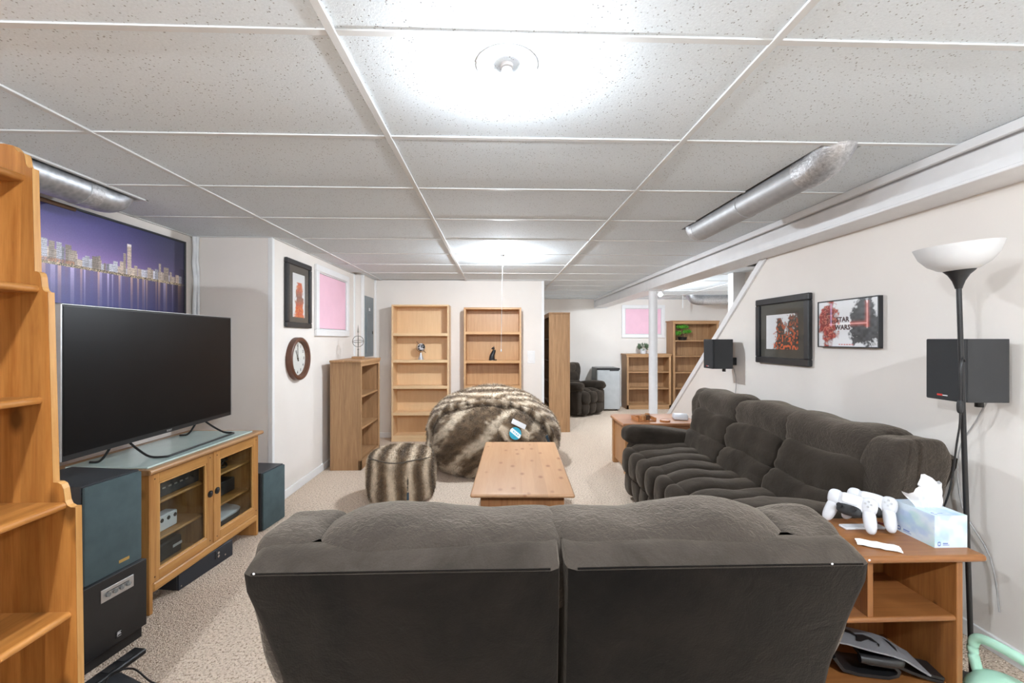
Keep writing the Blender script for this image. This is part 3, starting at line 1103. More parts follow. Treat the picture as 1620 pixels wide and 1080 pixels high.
for s in (-1, 1):
    a0, a1 = (.003, L2 - .003) if s > 0 else (-L2 + .003, -.003)
    z0, z1 = .152, HT - .03
    st = .055
    fr4 = B()
    fr4.loft([[(xx, yy, zz) for yy, zz in ((a0 + o_, z0 + o_), (a1 - o_, z0 + o_), (a1 - o_, z1 - o_), (a0 + o_, z1 - o_))] for xx, o_ in ((-.022, 0), (-.003, 0), (0, .003), (0, st - .003), (-.003, st), (-.022, st), (-.022, 0))], cap=False)
    bmesh.ops.remove_doubles(fr4.bm, verts=fr4.bm.verts, dist=.0001)
    dr_ = obj('door', fr4, M_CAB_Z, cab)
    for zz0, zz1 in ((z0 + .002, z0 + st - .003), (z1 - st + .003, z1 - .002)):
        obj('door_rail', B().box(-.020, .0008, a0 + st, a1 - st, zz0, zz1, .0006), M_CAB_Y, dr_)
    g = .008
    obj('glazing_bead', B().box(-.012, -.003, a0 + st, a1 - st, z1 - st - g, z1 - st).box(-.012, -.003, a0 + st, a1 - st, z0 + st, z0 + st + g)
        .box(-.012, -.003, a0 + st, a0 + st + g, z0 + st, z1 - st).box(-.012, -.003, a1 - st - g, a1 - st, z0 + st, z1 - st), M_PINE_E, dr_)
    obj('glass_pane', B().box(-.014, -.010, a0 + st, a1 - st, z0 + st, z1 - st), M_GLASS, dr_)
    ky = -.03 if s < 0 else .03
    obj('knob', B().cyl((0, ky, .46), (.005, ky, .46), .02, seg=20).lathe([(0, 0), (.012, 0), (.013, .003), (.009, .006), (0, .007)], (.005, ky, .46), 16, Matrix.Rotation(PI / 2, 4, 'Y')), M_BLK, dr_, 40)
    b = B()
    for zz in (z0 + .028, z1 - .028):
        for yy in (a0 + .027, a1 - .027):
            b.cyl((-.0005, yy, zz), (.0012, yy, zz), .004, seg=8)
    obj('dowel', b, M_BARK, dr_)


def cabw(x, y):
    a = R(-2.4)
    return (-1.725 + x * math.cos(a) - y * math.sin(a), 2.665 + x * math.sin(a) + y * math.cos(a))


# glass slab on the cabinet
x, y = cabw(-.225, 0.0)
tag(obj('glass_slab', B().box(-.21, .21, -.45, .41, 0, .01, .002), M_FROST), 'pale frosted glass slab under the television', 'glass slab')
gs = bpy.data.objects['glass_slab']
gs.location = (x, y, HT)
gs.rotation_euler = (0, 0, R(-2.4))
# things in the cabinet
def incab(name, label, cat, x, y, z, rz=0.0):
    p = cabw(x, y)
    return thing(name, label, cat, (*p, z), R(-2.4) + rz)


dk = incab('game_dock', 'small white box with four dark round holes behind the left glass door', 'box', -.12, -.235, .335)
obj('case', B().box(-.05, .02, -.10, .085, 0, .085, .006), M_WPLAST, dk)
for i in range(4):
    obj('port', B().cyl((.0195, -.07 + i * .045, .06), (.0215, -.07 + i * .045, .06), .011, seg=14), M_BLK, dk)
rc = incab('receiver', 'black stereo receiver behind the left glass door, top shelf', 'receiver', -.19, -.215, .53)
obj('case', B().box(-.17, .12, -.18, .19, .008, .135, .004), M_BLKASH, rc)
obj('display', B().box(.12, .1215, -.1, .05, .085, .115), M_BLK, rc)
for i in range(6):
    obj('button', B().box(.12, .123, -.12 + i * .04, -.1 + i * .04, .05, .058), M_ALU, rc)
obj('dial', B().cyl((.12, .14, .07), (.14, .14, .07), .022, seg=20), M_BLK, rc, 40)
rc2 = incab('disc_player', 'black disc player behind the right glass door, middle shelf', 'disc player', -.25, .225, .335)
obj('case', B().box(-.15, .12, -.18, .17, .006, .095, .004), M_BLKASH, rc2)
obj('tray', B().box(.12, .1215, -.1, .04, .055, .078), M_BLK, rc2)
obj('light_strip', B().box(.12, .1215, -.13, -.11, .04, .043), M_PAPER, rc2)
bag = incab('cable_bundle', 'heap of black cables on the top right shelf of the cabinet', 'cables', -.20, .22, .53)
b = B()
for i in range(9):
    ph = random.random() * 6
    rr = random.uniform(.05, .12)
    b.tube([(rr * math.cos(ph + a) * .8, rr * 1.2 * math.sin(ph + a), .008 + .006 * i + .012 * math.sin(3 * a + i)) for a in np.linspace(0, 5.5, 12)], .0065, 6, 3)
obj('loops', b, M_BLK, bag, 60)
gc = incab('game_console', 'flat white game console with a blue strip behind the right glass door', 'game console', -.20, .23, .155)
obj('white_shell', B().puff((0, 0, .075), (.125, .18, .012), 6, 12, Matrix.Rotation(R(8), 3, 'Y')), M_WPLAST, gc, 60)
obj('black_core', B().puff((0, 0, .035), (.118, .172, .03), 8, 10), M_BLK, gc, 60)
obj('blue_strip', B().box(.02, .05, -.172, -.05, .088, .094, .002, M=Matrix.Rotation(R(4), 4, 'Y')), M_BLUE, gc)
rt = incab('network_box', 'dark box with pale label on the bottom left shelf of the cabinet', 'network box', -.22, -.24, .155)
obj('case', B().box(-.12, .1, -.14, .15, 0, .10, .01), M_BLKM, rt)
obj('pale_label', B().box(.1, .1012, .08, .145, .045, .06), M_PAPER, rt)

# ---------------------------------------------------------------- television
tv = thing('television', 'large flat black television standing on the pine cabinet', 'television', (-1.975, 2.628, HT + .01))
TZ0, TZ1, TY = .083, .80, .617
obj('bezel', B().box(-.03, -.001, -TY, TY, TZ0, TZ1, .003), M_BLK, tv)
obj('side_trim', B().box(-.032, .002, -TY - .006, -TY, TZ0 + .002, TZ1, .001).box(-.032, .002, TY, TY + .004, TZ0, TZ1, .001).box(-.032, .002, -TY, TY, TZ1, TZ1 + .004, .001), M_ALU, tv)
obj('screen', B().box(-.001, .0005, -TY + .008, TY - .008, TZ0 + .026, TZ1 - .008), M_TVS, tv)
obj('rear_housing', B().box(-.075, -.03, -TY * .7, TY * .7, TZ0 + .05, TZ1 - .25, .015), M_BLKM, tv)
text_obj('maker_mark', 'SONY', .015, M_ALU, tv, frameM((.0008, .02, TZ0 + .013), (0, 1, 0), (0, 0, 1)), .0003)
st = B().tube([(-.02, -.24, TZ0 + .006), (.03, -.245, .05), (.10, -.25, .010), (.17, -.235, .005), (.18, -.19, .005), (.18, .12, .005), (.18, .32, .005), (.17, .36, .005), (.10, .37, .010), (.03, .365, .05), (-.02, .36, TZ0 + .006)], .006, 10, 4)
obj('wire_stand', st, M_BLK, tv, 60)
b = B()
for yy in (-.33, .30):
    b.tube([(-.03, yy, TZ0 + .01), (-.07, yy, .03), (-.10, yy, .006), (-.14, yy, .005)], .006, 8, 3)
obj('rear_foot', b, M_BLK, tv, 60)

# ---------------------------------------------------------------- speakers


def hifi(name, label, loc, rz, w, d_, h, badge=True):
    t = thing(name, label, 'speaker', loc, rz, 'blue-grey grille loudspeakers')
    obj('cabinet', B().box(-d_, -.018, -w / 2, w / 2, 0, h, .003), M_BLKASH, t)
    obj('grille', B().box(-.017, 0, -w / 2 + .002, w / 2 - .002, .004, h - .004, .008, 2), M_GRILLE, t, 40)
    if badge:
        obj('badge', B().box(0, .0015, .015, .06, .035, .048), M_GOLD, t)
    return t


sb = thing('subwoofer', 'black subwoofer on the floor under the larger speaker by the pine shelf', 'subwoofer', (-1.668, 1.932, 0), R(-10))
obj('cabinet', B().box(-.36, -.012, -.137, .137, .055, .362, .003), M_BLKASH, sb)
obj('front_baffle', B().box(-.012, 0, -.137, .137, .055, .362, .002), M_BLK, sb)
obj('plinth', B().box(-.34, -.02, -.13, .13, 0, .055), M_BLK, sb)
cp = obj('control_plate', B().box(0, .003, -.062, .075, .268, .322, .001), M_ALU, sb)
for i in range(4):
    obj('dial', B().cyl((.003, -.035 + i * .028, .293), (.010, -.035 + i * .028, .293), .009, seg=16), M_FRIDGES, cp, 40)
obj('plate_slot', B().box(.003, .0036, -.04, .055, .304, .3065), M_BLK, cp)
lg = obj('logo_tile', B().box(0, .002, .0, .024, .08, .108), M_BLKM, sb)
text_obj('logo_text', 'JBL', .013, M_PAPER, lg, frameM((.0022, .012, .096), (0, 1, 0), (0, 0, 1)), .0003)
obj('logo_line', B().box(.002, .0026, .004, .02, .084, .0855).box(.002, .0026, .004, .02, .103, .1045), M_PAPER, lg)
hifi('loudspeaker', 'blue-grey grille loudspeaker standing on the black subwoofer', (-1.675, 1.937, .362), R(-9), .246, .38, .418)
hifi('loudspeaker', 'blue-grey grille loudspeaker on the floor right of the television cabinet', (-1.675, 3.282, 0), R(-7), .256, .30, .42, False)
cs = thing('center_speaker', 'low dark blue-black speaker on the carpet under the television cabinet', 'speaker', (-1.733, 2.625, 0), R(-7.5))
obj('cabinet', B().box(-.22, -.01, -.2, .2, 0, .1, .003), M_BLKASH, cs)
obj('front_panel', B().box(-.01, 0, -.2, .2, 0, .1, .002), plain('navy_black_panel', (.014, .018, .026), .5), cs)
obj('binding_plate', B().box(0, .003, .055, .085, .045, .09), M_BLK, cs)
obj('socket', B().cyl((.003, .07, .078), (.012, .07, .078), .008, seg=12).cyl((.003, .07, .058), (.012, .07, .058), .008, seg=12), M_CHROME, cs, 40)
obj('screw', B().cyl((0, .135, .035), (.002, .135, .035), .005, seg=10).cyl((0, -.185, .02), (.002, -.185, .02), .004, seg=10), M_CHROME, cs)


def wallspeaker(label, loc, rz, white=True):
    t = thing('wall_speaker', label, 'speaker', loc, rz, 'black wall speakers')
    h = .268
    obj('cabinet', B().box(-.19, -.02, -.083, .083, 0, h, .002), plain('dark_grey_vinyl', (.033, .034, .036), .5), t)
    obj('grille', B().box(-.019, 0, -.085, .085, 0, h, .004), M_GRILLEB, t)
    lo = obj('badge', B().box(0, .001, -.03, -.005, .018, .026), M_RED, t)
    obj('badge_text', B().box(0, .001, -.004, .018, .019, .023), M_PAPER, t)
    obj('bracket', B().box(-.26, -.19, -.02, .02, .03, .10, .003), M_BLK, t)
    obj('mount_stud', B().cyl((-.15, 0, -.03), (-.15, 0, 0), .015, seg=12), M_BLK, t)
    return t


wallspeaker('larger black speaker on the right wall behind the floor lamp', (1.955, 1.825, 1.12), PI + R(-4))
wallspeaker('smaller-looking black speaker on the right wall by the sloped trim', (1.935, 3.905, 1.12), PI)
tag(obj('speaker_wire', B().tube([(2.17, 3.90, 1.13), (2.185, 3.88, 1.0), (2.18, 3.885, .8), (2.185, 3.88, .3)], .0035, 6, 4), plain('grey_wire', (.35, .34, .33), .5), None, 60), 'thin grey wire below the far wall speaker', 'wire')
tag(obj('speaker_wire', B().tube([(2.18, 1.83, 1.15), (2.17, 1.88, 1.02), (2.185, 1.97, .85), (2.18, 1.95, .6), (2.185, 1.84, .42), (2.18, 1.8, .2)], .0035, 6, 4), plain('grey_wire', (.35, .34, .33), .5), None, 60), 'thin grey wire on the right wall behind the floor lamp', 'wire')

# floor gadgets by the pine shelf
fb = thing('power_unit', 'black plastic box with a cable on the carpet by the pine shelf', 'electronics', (-1.47, 1.655, 0), R(-24))
obj('case', B().box(-.11, .06, -.15, .10, 0, .048, .012, 2), M_BLKASH, fb, 40)
obj('grip', B().cyl((.06, .07, .024), (.066, .07, .024), .012, seg=14), M_BLKM, fb, 40)
fs = thing('power_strip', 'flat black power strip lying in front of the subwoofer', 'power strip', (-1.61, 1.80, 0), R(-10))
obj('case', B().box(-.03, .03, -.15, .16, 0, .022, .004), M_BLK, fs)
for i in range(4):
    obj('outlet', B().box(-.018, .018, -.12 + i * .065, -.08 + i * .065, .022, .0235), M_BLKM, fs)
tag(obj('power_cable', B().tube([(-1.50, 1.68, .056), (-1.52, 1.74, .07), (-1.47, 1.78, .06), (-1.39, 1.77, .012), (-1.32, 1.76, .006), (-1.27, 1.745, .006), (-1.235, 1.70, .006), (-1.245, 1.65, .006), (-1.29, 1.605, .006), (-1.36, 1.59, .02), (-1.40, 1.60, .03)], .0035, 6, 5)
        .tube([(-1.245, 1.655, .006), (-1.285, 1.63, .006), (-1.32, 1.585, .006), (-1.37, 1.56, .008)], .003, 6, 4), M_BLK, None, 60), 'thin black cable looping over the carpet by the pine shelf', 'cable')

# ================================================================ pictures and clock


def city(U, V):
    r = np.random.default_rng(11)
    hor = .40
    # dusk sky: violet glow near the skyline, deep blue above, darker to the right
    t = np.clip((V - hor) / (1 - hor), 0, 1)
    g = np.exp(-((U - .30) / .42) ** 2)
    glow = np.stack([.52 + 0 * t, .31 + 0 * t, .72 + 0 * t], -1)
    deep = np.stack([.026 + .02 * g, .028 + .028 * g, .085 + .16 * g], -1)
    a = np.clip(np.exp(-t * 2.8) * (.34 + .85 * g), 0, 1)[..., None]
    img = deep * (1 - a) + glow * a
    right = np.clip((U - .62) / .38, 0, 1)[..., None]
    img = img * (1 - .62 * right) + np.array([.04, .045, .075]) * .62 * right
    # water
    w = V < hor
    wt = np.clip((hor - V) / hor, 0, 1)[..., None]
    wat = np.array([.12, .09, .26]) * (1 - wt) + np.array([.075, .08, .30]) * wt
    wat = wat * (.35 + .75 * g[..., None]) * (1 - .35 * right)
    nb = 95
    cols = r.random(nb)
    warm = r.random((nb, 1)) * np.array([[.2, .55, .9]]) * .0 + np.where(r.random((nb, 1)) > .45, np.array([[1.0, .62, .32]]), np.array([[.85, .72, .95]]))
    ib = np.clip(((U + .004 * np.sin(U * 61) + .003 * np.sin(U * 173)) * nb).astype(int), 0, nb - 1)
    streak = np.where(cols[ib] > .52, cols[ib], .12)[..., None] * warm[ib]
    fall = np.exp(-wt * 2.1) * (.35 + .65 * g[..., None] + .25 * np.exp(-((U - .62) / .2) ** 2)[..., None])
    wat = wat + streak * fall * .75
    img = np.where(w[..., None], wat, img)
    # buildings
    x = 0.0
    blds = []
    while x < .965:
        bw = r.uniform(.010, .028)
        dens = .06 + .10 * r.random() * (.7 + .5 * (x < .45))
        blds.append((x, x + bw, hor + dens * 1.25))
        x += bw * r.uniform(.75, 1.1)
    blds += [(.045, .072, .78), (.135, .155, .66), (.16, .18, .60), (.215, .25, .63), (.285, .305, .62), (.335, .37, .57), (.62, .645, .78), (.60, .614, .66), (.815, .83, .63), (.85, .885, .60), (.79, .81, .55), (.26, .27, .55), (.44, .475, .55), (.47, .48, .57)]
    for (x0, x1, top) in blds:
        m = (U >= x0) & (U < x1) & (V >= hor + .005) & (V < top)
        tone = r.uniform(.32, 1.0)
        hue = np.array([1.0, .80, .66]) if r.random() > .35 else np.array([.85, .84, .95])
        win = .55 + .65 * r.random(U.shape)
        rowm = (np.floor(V * 95) % 2 == 0) * .35 + .75
        img = np.where(m[..., None], (tone * win * rowm)[..., None] * hue, img)
    m = (U >= .62) & (U < .645) & (V > .755) & (V < .785)
    img[m] = (.95, .88, .85)
    # low shore lights
    sh = (V > hor - .012) & (V < hor + .012)
    img = np.where(sh[..., None], (r.random(U.shape) ** 2)[..., None] * np.array([1.1, .85, .55]), img)
    gr = (V > hor + .012) & (V < hor + .05) & (U < .36)
    img = np.where(gr[..., None], img * .35 + (r.random(U.shape) ** 2)[..., None] * np.array([.75, .30, .12]), img)
    fade = np.clip((U - .955) / .03, 0, 1)[..., None] * (V < .62)[..., None]
    img = img * (1 - .8 * fade) + np.array([.03, .025, .05]) * .8 * fade
    return img * (.92 + .16 * r.random(U.shape))[..., None]


cp_ = thing('city_picture', 'wide black-framed picture of a city skyline at dusk above the television', 'picture', (XL, 2.79, 1.868))
CW, CH = 1.40, .58
for nm, a in (('frame_rail', (-CW / 2, CW / 2, CH / 2 - .014, CH / 2)), ('frame_rail', (-CW / 2, CW / 2, -CH / 2, -CH / 2 + .014)), ('frame_stile', (-CW / 2, -CW / 2 + .014, -CH / 2 + .014, CH / 2 - .014)), ('frame_stile', (CW / 2 - .014, CW / 2, -CH / 2 + .014, CH / 2 - .014))):
    obj(nm, B().box(0, .03, a[0], a[1], a[2], a[3], .002), M_FRAMEB, cp_)
print_mesh('print', CW - .028, CH - .028, 420, 170, city, M_PRINT, cp_, frameM((.022, 0, 0), (0, 1, 0), (0, 0, 1)))


def ink_a(U, V):
    """abstract red and charcoal watercolour column"""
    n1, n2, n3 = vnoise(U, V, 7, 12, 1), vnoise(U, V, 22, 34, 2), vnoise(U, V, 50, 80, 3)
    f = n1 * .5 + n2 * .35 + n3 * .15
    d = np.abs(U - .56) / (.16 + .22 * np.clip(1 - V, 0, 1)) + (V > .80) * 3
    m = np.clip((1.15 - d + (f - .5) * 1.1) * 4, 0, 1)[..., None]
    red = np.array([.62, .10, .055])
    dark = np.array([.16, .12, .10])
    org = np.array([.72, .22, .07])
    k = np.clip((n2 - .45) * 6, 0, 1)[..., None]
    mid = np.exp(-((V - .46) / .16) ** 2)[..., None]
    c = red * (1 - k) + org * k
    c = c * (1 - .75 * mid) + dark * .75 * mid
    c = c * (.75 + .5 * n3[..., None])
    return np.array([.78, .78, .78]) * (1 - m) + c * m


def ink_b(U, V):
    """abstract red, orange and black ink splashes, heavier to the right"""
    n1, n2, n3 = vnoise(U, V, 8, 7, 4), vnoise(U, V, 26, 22, 5), vnoise(U, V, 60, 50, 6)
    f = n1 * .45 + n2 * .4 + n3 * .15
    dens = np.clip(U * 1.25 - V * .55 + .12 + .55 * np.exp(-((U - .45) / .12) ** 2) * (V < .9), 0, 1.15)
    m = np.clip((dens + f - .98) * 5, 0, 1)[..., None]
    k = np.clip((n2 - .5) * 7, 0, 1)[..., None] * np.clip(1.25 - V * 1.1, 0, 1)[..., None]
    c = np.array([.055, .05, .045]) * (1 - k) + np.array([.72, .13, .04]) * k
    return np.array([.78, .80, .82]) * (1 - m) + c * m


def ink_c(U, V):
    """white poster with a red mass on the left, a charcoal mass on the right"""
    n1, n2, n3 = vnoise(U, V, 8, 6, 7), vnoise(U, V, 24, 18, 8), vnoise(U, V, 60, 46, 9)
    f = n1 * .45 + n2 * .4 + n3 * .15
    ml = np.clip((1.05 - np.hypot((U - .19) / .19, (V - .5) / .47) + (f - .5) * 1.0) * 5, 0, 1)[..., None]
    mr = np.clip((1.05 - np.hypot((U - .80) / .23, (V - .52) / .50) + (f - .5) * 1.2) * 5, 0, 1)[..., None]
    cl_ = np.array([.25, .022, .018]) * (.3 + 1.2 * n2[..., None]) + np.array([.25, .12, .08]) * (n3[..., None] > .62)
    cr_ = np.array([.05, .053, .058]) * (.35 + 1.2 * n2[..., None])
    img = np.array([.76, .77, .79]) * (1 - ml) + cl_ * ml
    img = img * (1 - mr) + cr_ * mr
    h = np.exp(-((V - .49) / .012) ** 2) * (U > .2) * (U < .84)
    v1 = np.exp(-((U - .235) / .012) ** 2) * (V > .45) * (V < .95)
    v2 = np.exp(-((U - .835) / .010) ** 2) * (V > .38) * (V < .95)
    gl = np.exp(-((V - .49) / .045) ** 2) * (U > .55) * (U < .86) + np.exp(-((U - .835) / .03) ** 2) * (V > .4) * (V < .95)
    img = img + np.clip(gl, 0, 1)[..., None] * np.array([.35, .03, .01])
    img = img + np.clip(h + v2, 0, 1)[..., None] * np.array([.45, .32, .30]) + v1[..., None] * np.array([.28, .28, .5])
    dash = (np.abs(V - .045) < .012) & (U > .37) & (U < .62) & (np.floor(U * 90) % 4 != 0)
    img = np.where(dash[..., None], np.array([.62, .22, .22]), img)
    return img


def picture(name, label, M, w, h, fw, depth, fmat, mount=None, pw=0, ph=0, fn=None, res=(90, 120), mat=None):
    t = thing(name, label, 'picture')
    t.matrix_world = M
    for nm, a in (('frame_rail', (-w / 2, w / 2, h / 2 - fw, h / 2)), ('frame_rail', (-w / 2, w / 2, -h / 2, -h / 2 + fw)), ('frame_stile', (-w / 2, -w / 2 + fw, -h / 2 + fw, h / 2 - fw)), ('frame_stile', (w / 2 - fw, w / 2, -h / 2 + fw, h / 2 - fw))):
        obj(nm, B().box(*a, 0, depth, min(.006, fw * .25)), fmat, t)
    if mount:
        obj('mount_board', B().box(-w / 2 + fw, w / 2 - fw, -h / 2 + fw, h / 2 - fw, .001, depth * .45), mount, t)
    print_mesh('print', pw, ph, res[0], res[1], fn, M_PRINT, t, Matrix.Translation((0, -.01 if mount else 0, depth * .45 + .0015 if mount else depth * .8)))
    if mount:
        obj('glass_pane', B().box(-w / 2 + fw, w / 2 - fw, -h / 2 + fw, h / 2 - fw, depth * .62, depth * .62 + .002), M_PICGL, t)
    return t


picture('framed_picture', 'upright black-framed print in red and charcoal beside the pink window', frameM((XL2, 4.045, 1.80), (0, 1, 0), (0, 0, 1)), .50, .61, .048, .03, M_FRAMEB, M_MAT2, .24, .40, ink_a, (80, 130))
picture('framed_picture', 'square dark-framed print of red and black ink splashes on the right wall', frameM((XR, 3.245, 1.455), (0, -1, 0), (0, 0, 1)), .62, .52, .05, .035, M_FRAMEB, M_MAT, .37, .27, ink_b, (140, 100))
ps = picture('framed_poster', 'thin-framed white poster with red and dark figures and title lettering', frameM((XR, 2.62, 1.487), (0, -1, 0), (0, 0, 1)), .47, .305, .007, .03, M_FRAMEB, None, .458, .293, ink_c, (200, 130))
M_INK = plain('dark_red_ink', (.06, .022, .022), .6)
text_obj('title_lettering', 'STAR', .042, M_INK, ps, Matrix.Translation((-.028, .024, .0245)), .0003, spacing=1.05)
text_obj('title_lettering', 'WARS', .042, M_INK, ps, Matrix.Translation((-.028, -.026, .0245)), .0003, spacing=1.05)

ck = thing('wall_clock', 'round brown wall clock with a white face below the red print', 'clock')
ck.matrix_world = frameM((XL2, 4.02, 1.21), (0, 1, 0), (0, 0, 1))
obj('rim', B().lathe([(.15, .0), (.196, .0), (.196, .045), (.19, .052), (.178, .054), (.165, .05), (.16, .018), (.15, .012)], seg=56), M_CLOCKR, ck, 40)
obj('face', B().cyl((0, 0, .008), (0, 0, .014), .165, seg=56), M_IVORY, ck)
for i in range(12):
    a = PI / 2 - (i + 1) * PI / 6
    text_obj('numeral', str(i + 1), .034, M_BLKM, ck, Matrix.Translation((.125 * math.cos(a), .125 * math.sin(a), .0146)), .0003)
for nm, a, L, w in (('hour_hand', 90 + 28, .085, .006), ('minute_hand', 90 + 2, .125, .0045)):
    Mh = Matrix.Rotation(R(a), 4, 'Z')
    obj(nm, B().prism([(-.025, -w * .5), (L * .9, -w * .5), (L, 0), (L * .9, w * .5), (-.025, w * .5)], 'Z', .018, .020).xf([], Mh) if False else B().box(-.025, L, -w / 2, w / 2, .018, .0205, M=Mh), M_BLK, ck)
obj('hub', B().cyl((0, 0, .014), (0, 0, .023), .006, seg=14), M_BLK, ck)
obj('cover_glass', B().cyl((0, 0, .044), (0, 0, .046), .172, seg=56), M_PICGL, ck)

# ================================================================ coffee table
cf = thing('coffee_table', 'long blond pine coffee table in the middle of the room', 'table', (.171, 3.187, 0), R(-2.35))
cw2, cl2 = .31, .655
tp = B().box(-cw2 + .011, cw2 - .011, -cl2 + .011, cl2 - .011, .448, .472)
for s in (-1, 1):
    tp.cyl((s * (cw2 - .011), -cl2 + .011, .46), (s * (cw2 - .011), cl2 - .011, .46), .012, seg=14)
    tp.cyl((-cw2 + .011, s * (cl2 - .011), .46), (cw2 - .011, s * (cl2 - .011), .46), .012, seg=14)
    for q in (-1, 1):
        tp.sphere((s * (cw2 - .011), q * (cl2 - .011), .46), .012, 12, 8)
obj('top', tp, M_COF, cf, 60)
for s in (-1, 1):
    obj('end_panel', B().box(-.255, .255, s * .56 - .012, s * .56 + .012, 0, .448, .002), M_COFE, cf)
    obj('apron', B().box(s * .245 - .01, s * .245 + .01, -.548, .548, .36, .448, .002), M_COFE, cf)
obj('lower_shelf', B().box(-.25, .25, -.548, .548, .09, .112, .002), M_COFE, cf)

# ================================================================ faux fur bean bag and pouf
FD, FM, FL = np.array([.085, .052, .028]), np.array([.25, .165, .095]), np.array([.74, .61, .46])


def stripe(c):
    """fur band colour: dark, brown, cream tips"""
    c = c - np.floor(c)
    a = np.clip(np.abs(c - .5) * 2, 0, 1)
    if a > .5:
        t = min(1, (a - .5) / .28)
        return FM * (1 - t) + FL * t
    t = a / .5
    return FD * (1 - t) + FM * t


def fur_object(name, b, colfn, parent, nblade, length, flow=(0, 0, -1), seed=0, width=.0035):
    """skin mesh plus short blades of pile over it, coloured alike"""
    bm = b.bm
    bmesh.ops.recalc_face_normals(bm, faces=bm.faces)
    bmesh.ops.triangulate(bm, faces=bm.faces)
    me = bpy.data.meshes.new(name)
    bm.to_mesh(me)
    bm.free()
    cols = np.array([list(colfn(v.co)) + [1] for v in me.vertices], dtype=np.float32)
    at = me.color_attributes.new('Col', 'FLOAT_COLOR', 'POINT')
    at.data.foreach_set('color', cols.ravel())
    me.materials.append(M_FUR)
    for p in me.polygons:
        p.use_smooth = True
    o = mobj(name, me, parent)
    r = np.random.default_rng(seed)
    P = np.array([v.co[:] for v in me.vertices])
    T = np.array([p.vertices[:] for p in me.polygons])
    A, Bv, Cv = P[T[:, 0]], P[T[:, 1]], P[T[:, 2]]
    nrm = np.cross(Bv - A, Cv - A)
    area = np.linalg.norm(nrm, axis=1)
    nrm /= np.maximum(area, 1e-9)[:, None]
    ok = A[:, 2] > .01
    pr = area * ok
    fi = r.choice(len(T), nblade, p=pr / pr.sum())
    u, v = r.random(nblade), r.random(nblade)
    s = u + v > 1
    u[s], v[s] = 1 - u[s], 1 - v[s]
    Q = A[fi] + (Bv[fi] - A[fi]) * u[:, None] + (Cv[fi] - A[fi]) * v[:, None]
    nn = nrm[fi]
    fl = np.array(flow, float)
    tang = fl - nn * (nn @ fl)[:, None]
    dirs = nn * .75 + tang * .55 + r.normal(0, .33, (nblade, 3))
    dirs /= np.linalg.norm(dirs, axis=1)[:, None]
    L = length * r.uniform(.6, 1.2, nblade)
    side = np.cross(dirs, r.normal(0, 1, (nblade, 3)))
    side /= np.maximum(np.linalg.norm(side, axis=1), 1e-6)[:, None]
    v0, v1, v2 = Q + side * width * .5, Q - side * width * .5, Q + dirs * L[:, None]
    V = np.stack([v0, v1, v2], 1).reshape(-1, 3)
    F = np.arange(nblade * 3).reshape(-1, 3)
    fme = bpy.data.meshes.new('fur_pile')
    fme.from_pydata(V.tolist(), [], F.tolist())
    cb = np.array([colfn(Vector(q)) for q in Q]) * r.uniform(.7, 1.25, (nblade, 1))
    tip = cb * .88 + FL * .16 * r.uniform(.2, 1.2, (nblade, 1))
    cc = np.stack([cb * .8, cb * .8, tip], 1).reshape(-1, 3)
    cc = np.concatenate([np.clip(cc, 0, 1), np.ones((len(cc), 1))], 1).astype(np.float32)
    at = fme.color_attributes.new('Col', 'FLOAT_COLOR', 'POINT')
    at.data.foreach_set('color', cc.ravel())
    fme.materials.append(M_FUR)
    fo = mobj('fur_pile', fme, o if parent is not None else o)
    fo['kind'] = 'stuff'
    return o


bb_ = thing('bean_bag', 'big slumped bean bag of striped brown faux fur', 'bean bag', (-.045, 4.74, 0))


def nz(v, f, s=0.0):
    return noise.noise(Vector((v[0] * f + s, v[1] * f - s, v[2] * f)))


def shell_fn(q, w):
    z = w.z + .36
    # slump: taller left of the middle, sagging to the right, flat on the floor
    z *= 1 - .20 * max(0, w.x / .75) ** 1.5 - .05 * max(0, -w.x / .75)
    z = max(z, .0)
    return Vector((w.x, w.y, z))


def shell_col(p):
    x, y, z = p[0], p[1], p[2]
    return stripe((y * .9 + z * 1.3 - .35 * abs(x) + .16 * nz(p, 3) + .05 * nz(p, 14)) * 5.2) * (.85 + .3 * nz(p, 30, 3))


def front_col(p):
    x, y, z = p[0], p[1], p[2]
    s_, t_ = x * .75 - z * .72, x * .72 + z * .75
    n1 = noise.noise(Vector((s_ * 5, t_ * 1.6, y * 2 + 4)))
    n2 = noise.noise(Vector((s_ * 17, t_ * 4.5, y * 5)))
    n3 = noise.noise(Vector((s_ * 60, t_ * 14, y * 20)))
    return stripe(s_ * 3.1 + .42 * n1 + .30 * n2 + .2 * n3 + .25) * (.74 + .3 * nz(p, 30, 3))


sh = B().puff((0, .14, 0), (.735, .48, .50), 2.6, 26, None, .02, 4, 2.0, shell_fn)
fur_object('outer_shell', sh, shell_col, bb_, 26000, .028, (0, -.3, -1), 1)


def front_fn(q, w):
    z = w.z + .31
    z *= 1 - .16 * max(0, w.x / .7) ** 1.5
    z = max(z, .0)
    fold = .022 * math.sin((w.x * .75 - z * .7) * 17 + 1.0)
    return Vector((w.x, w.y + fold, z))


fr_ = B().puff((-.035, -.15, 0), (.615, .39, .40), 2.5, 24, None, .02, 4, 5.0, front_fn)
fur_object('front_panel', fr_, front_col, bb_, 26000, .028, (-.7, 0, -.75), 2)
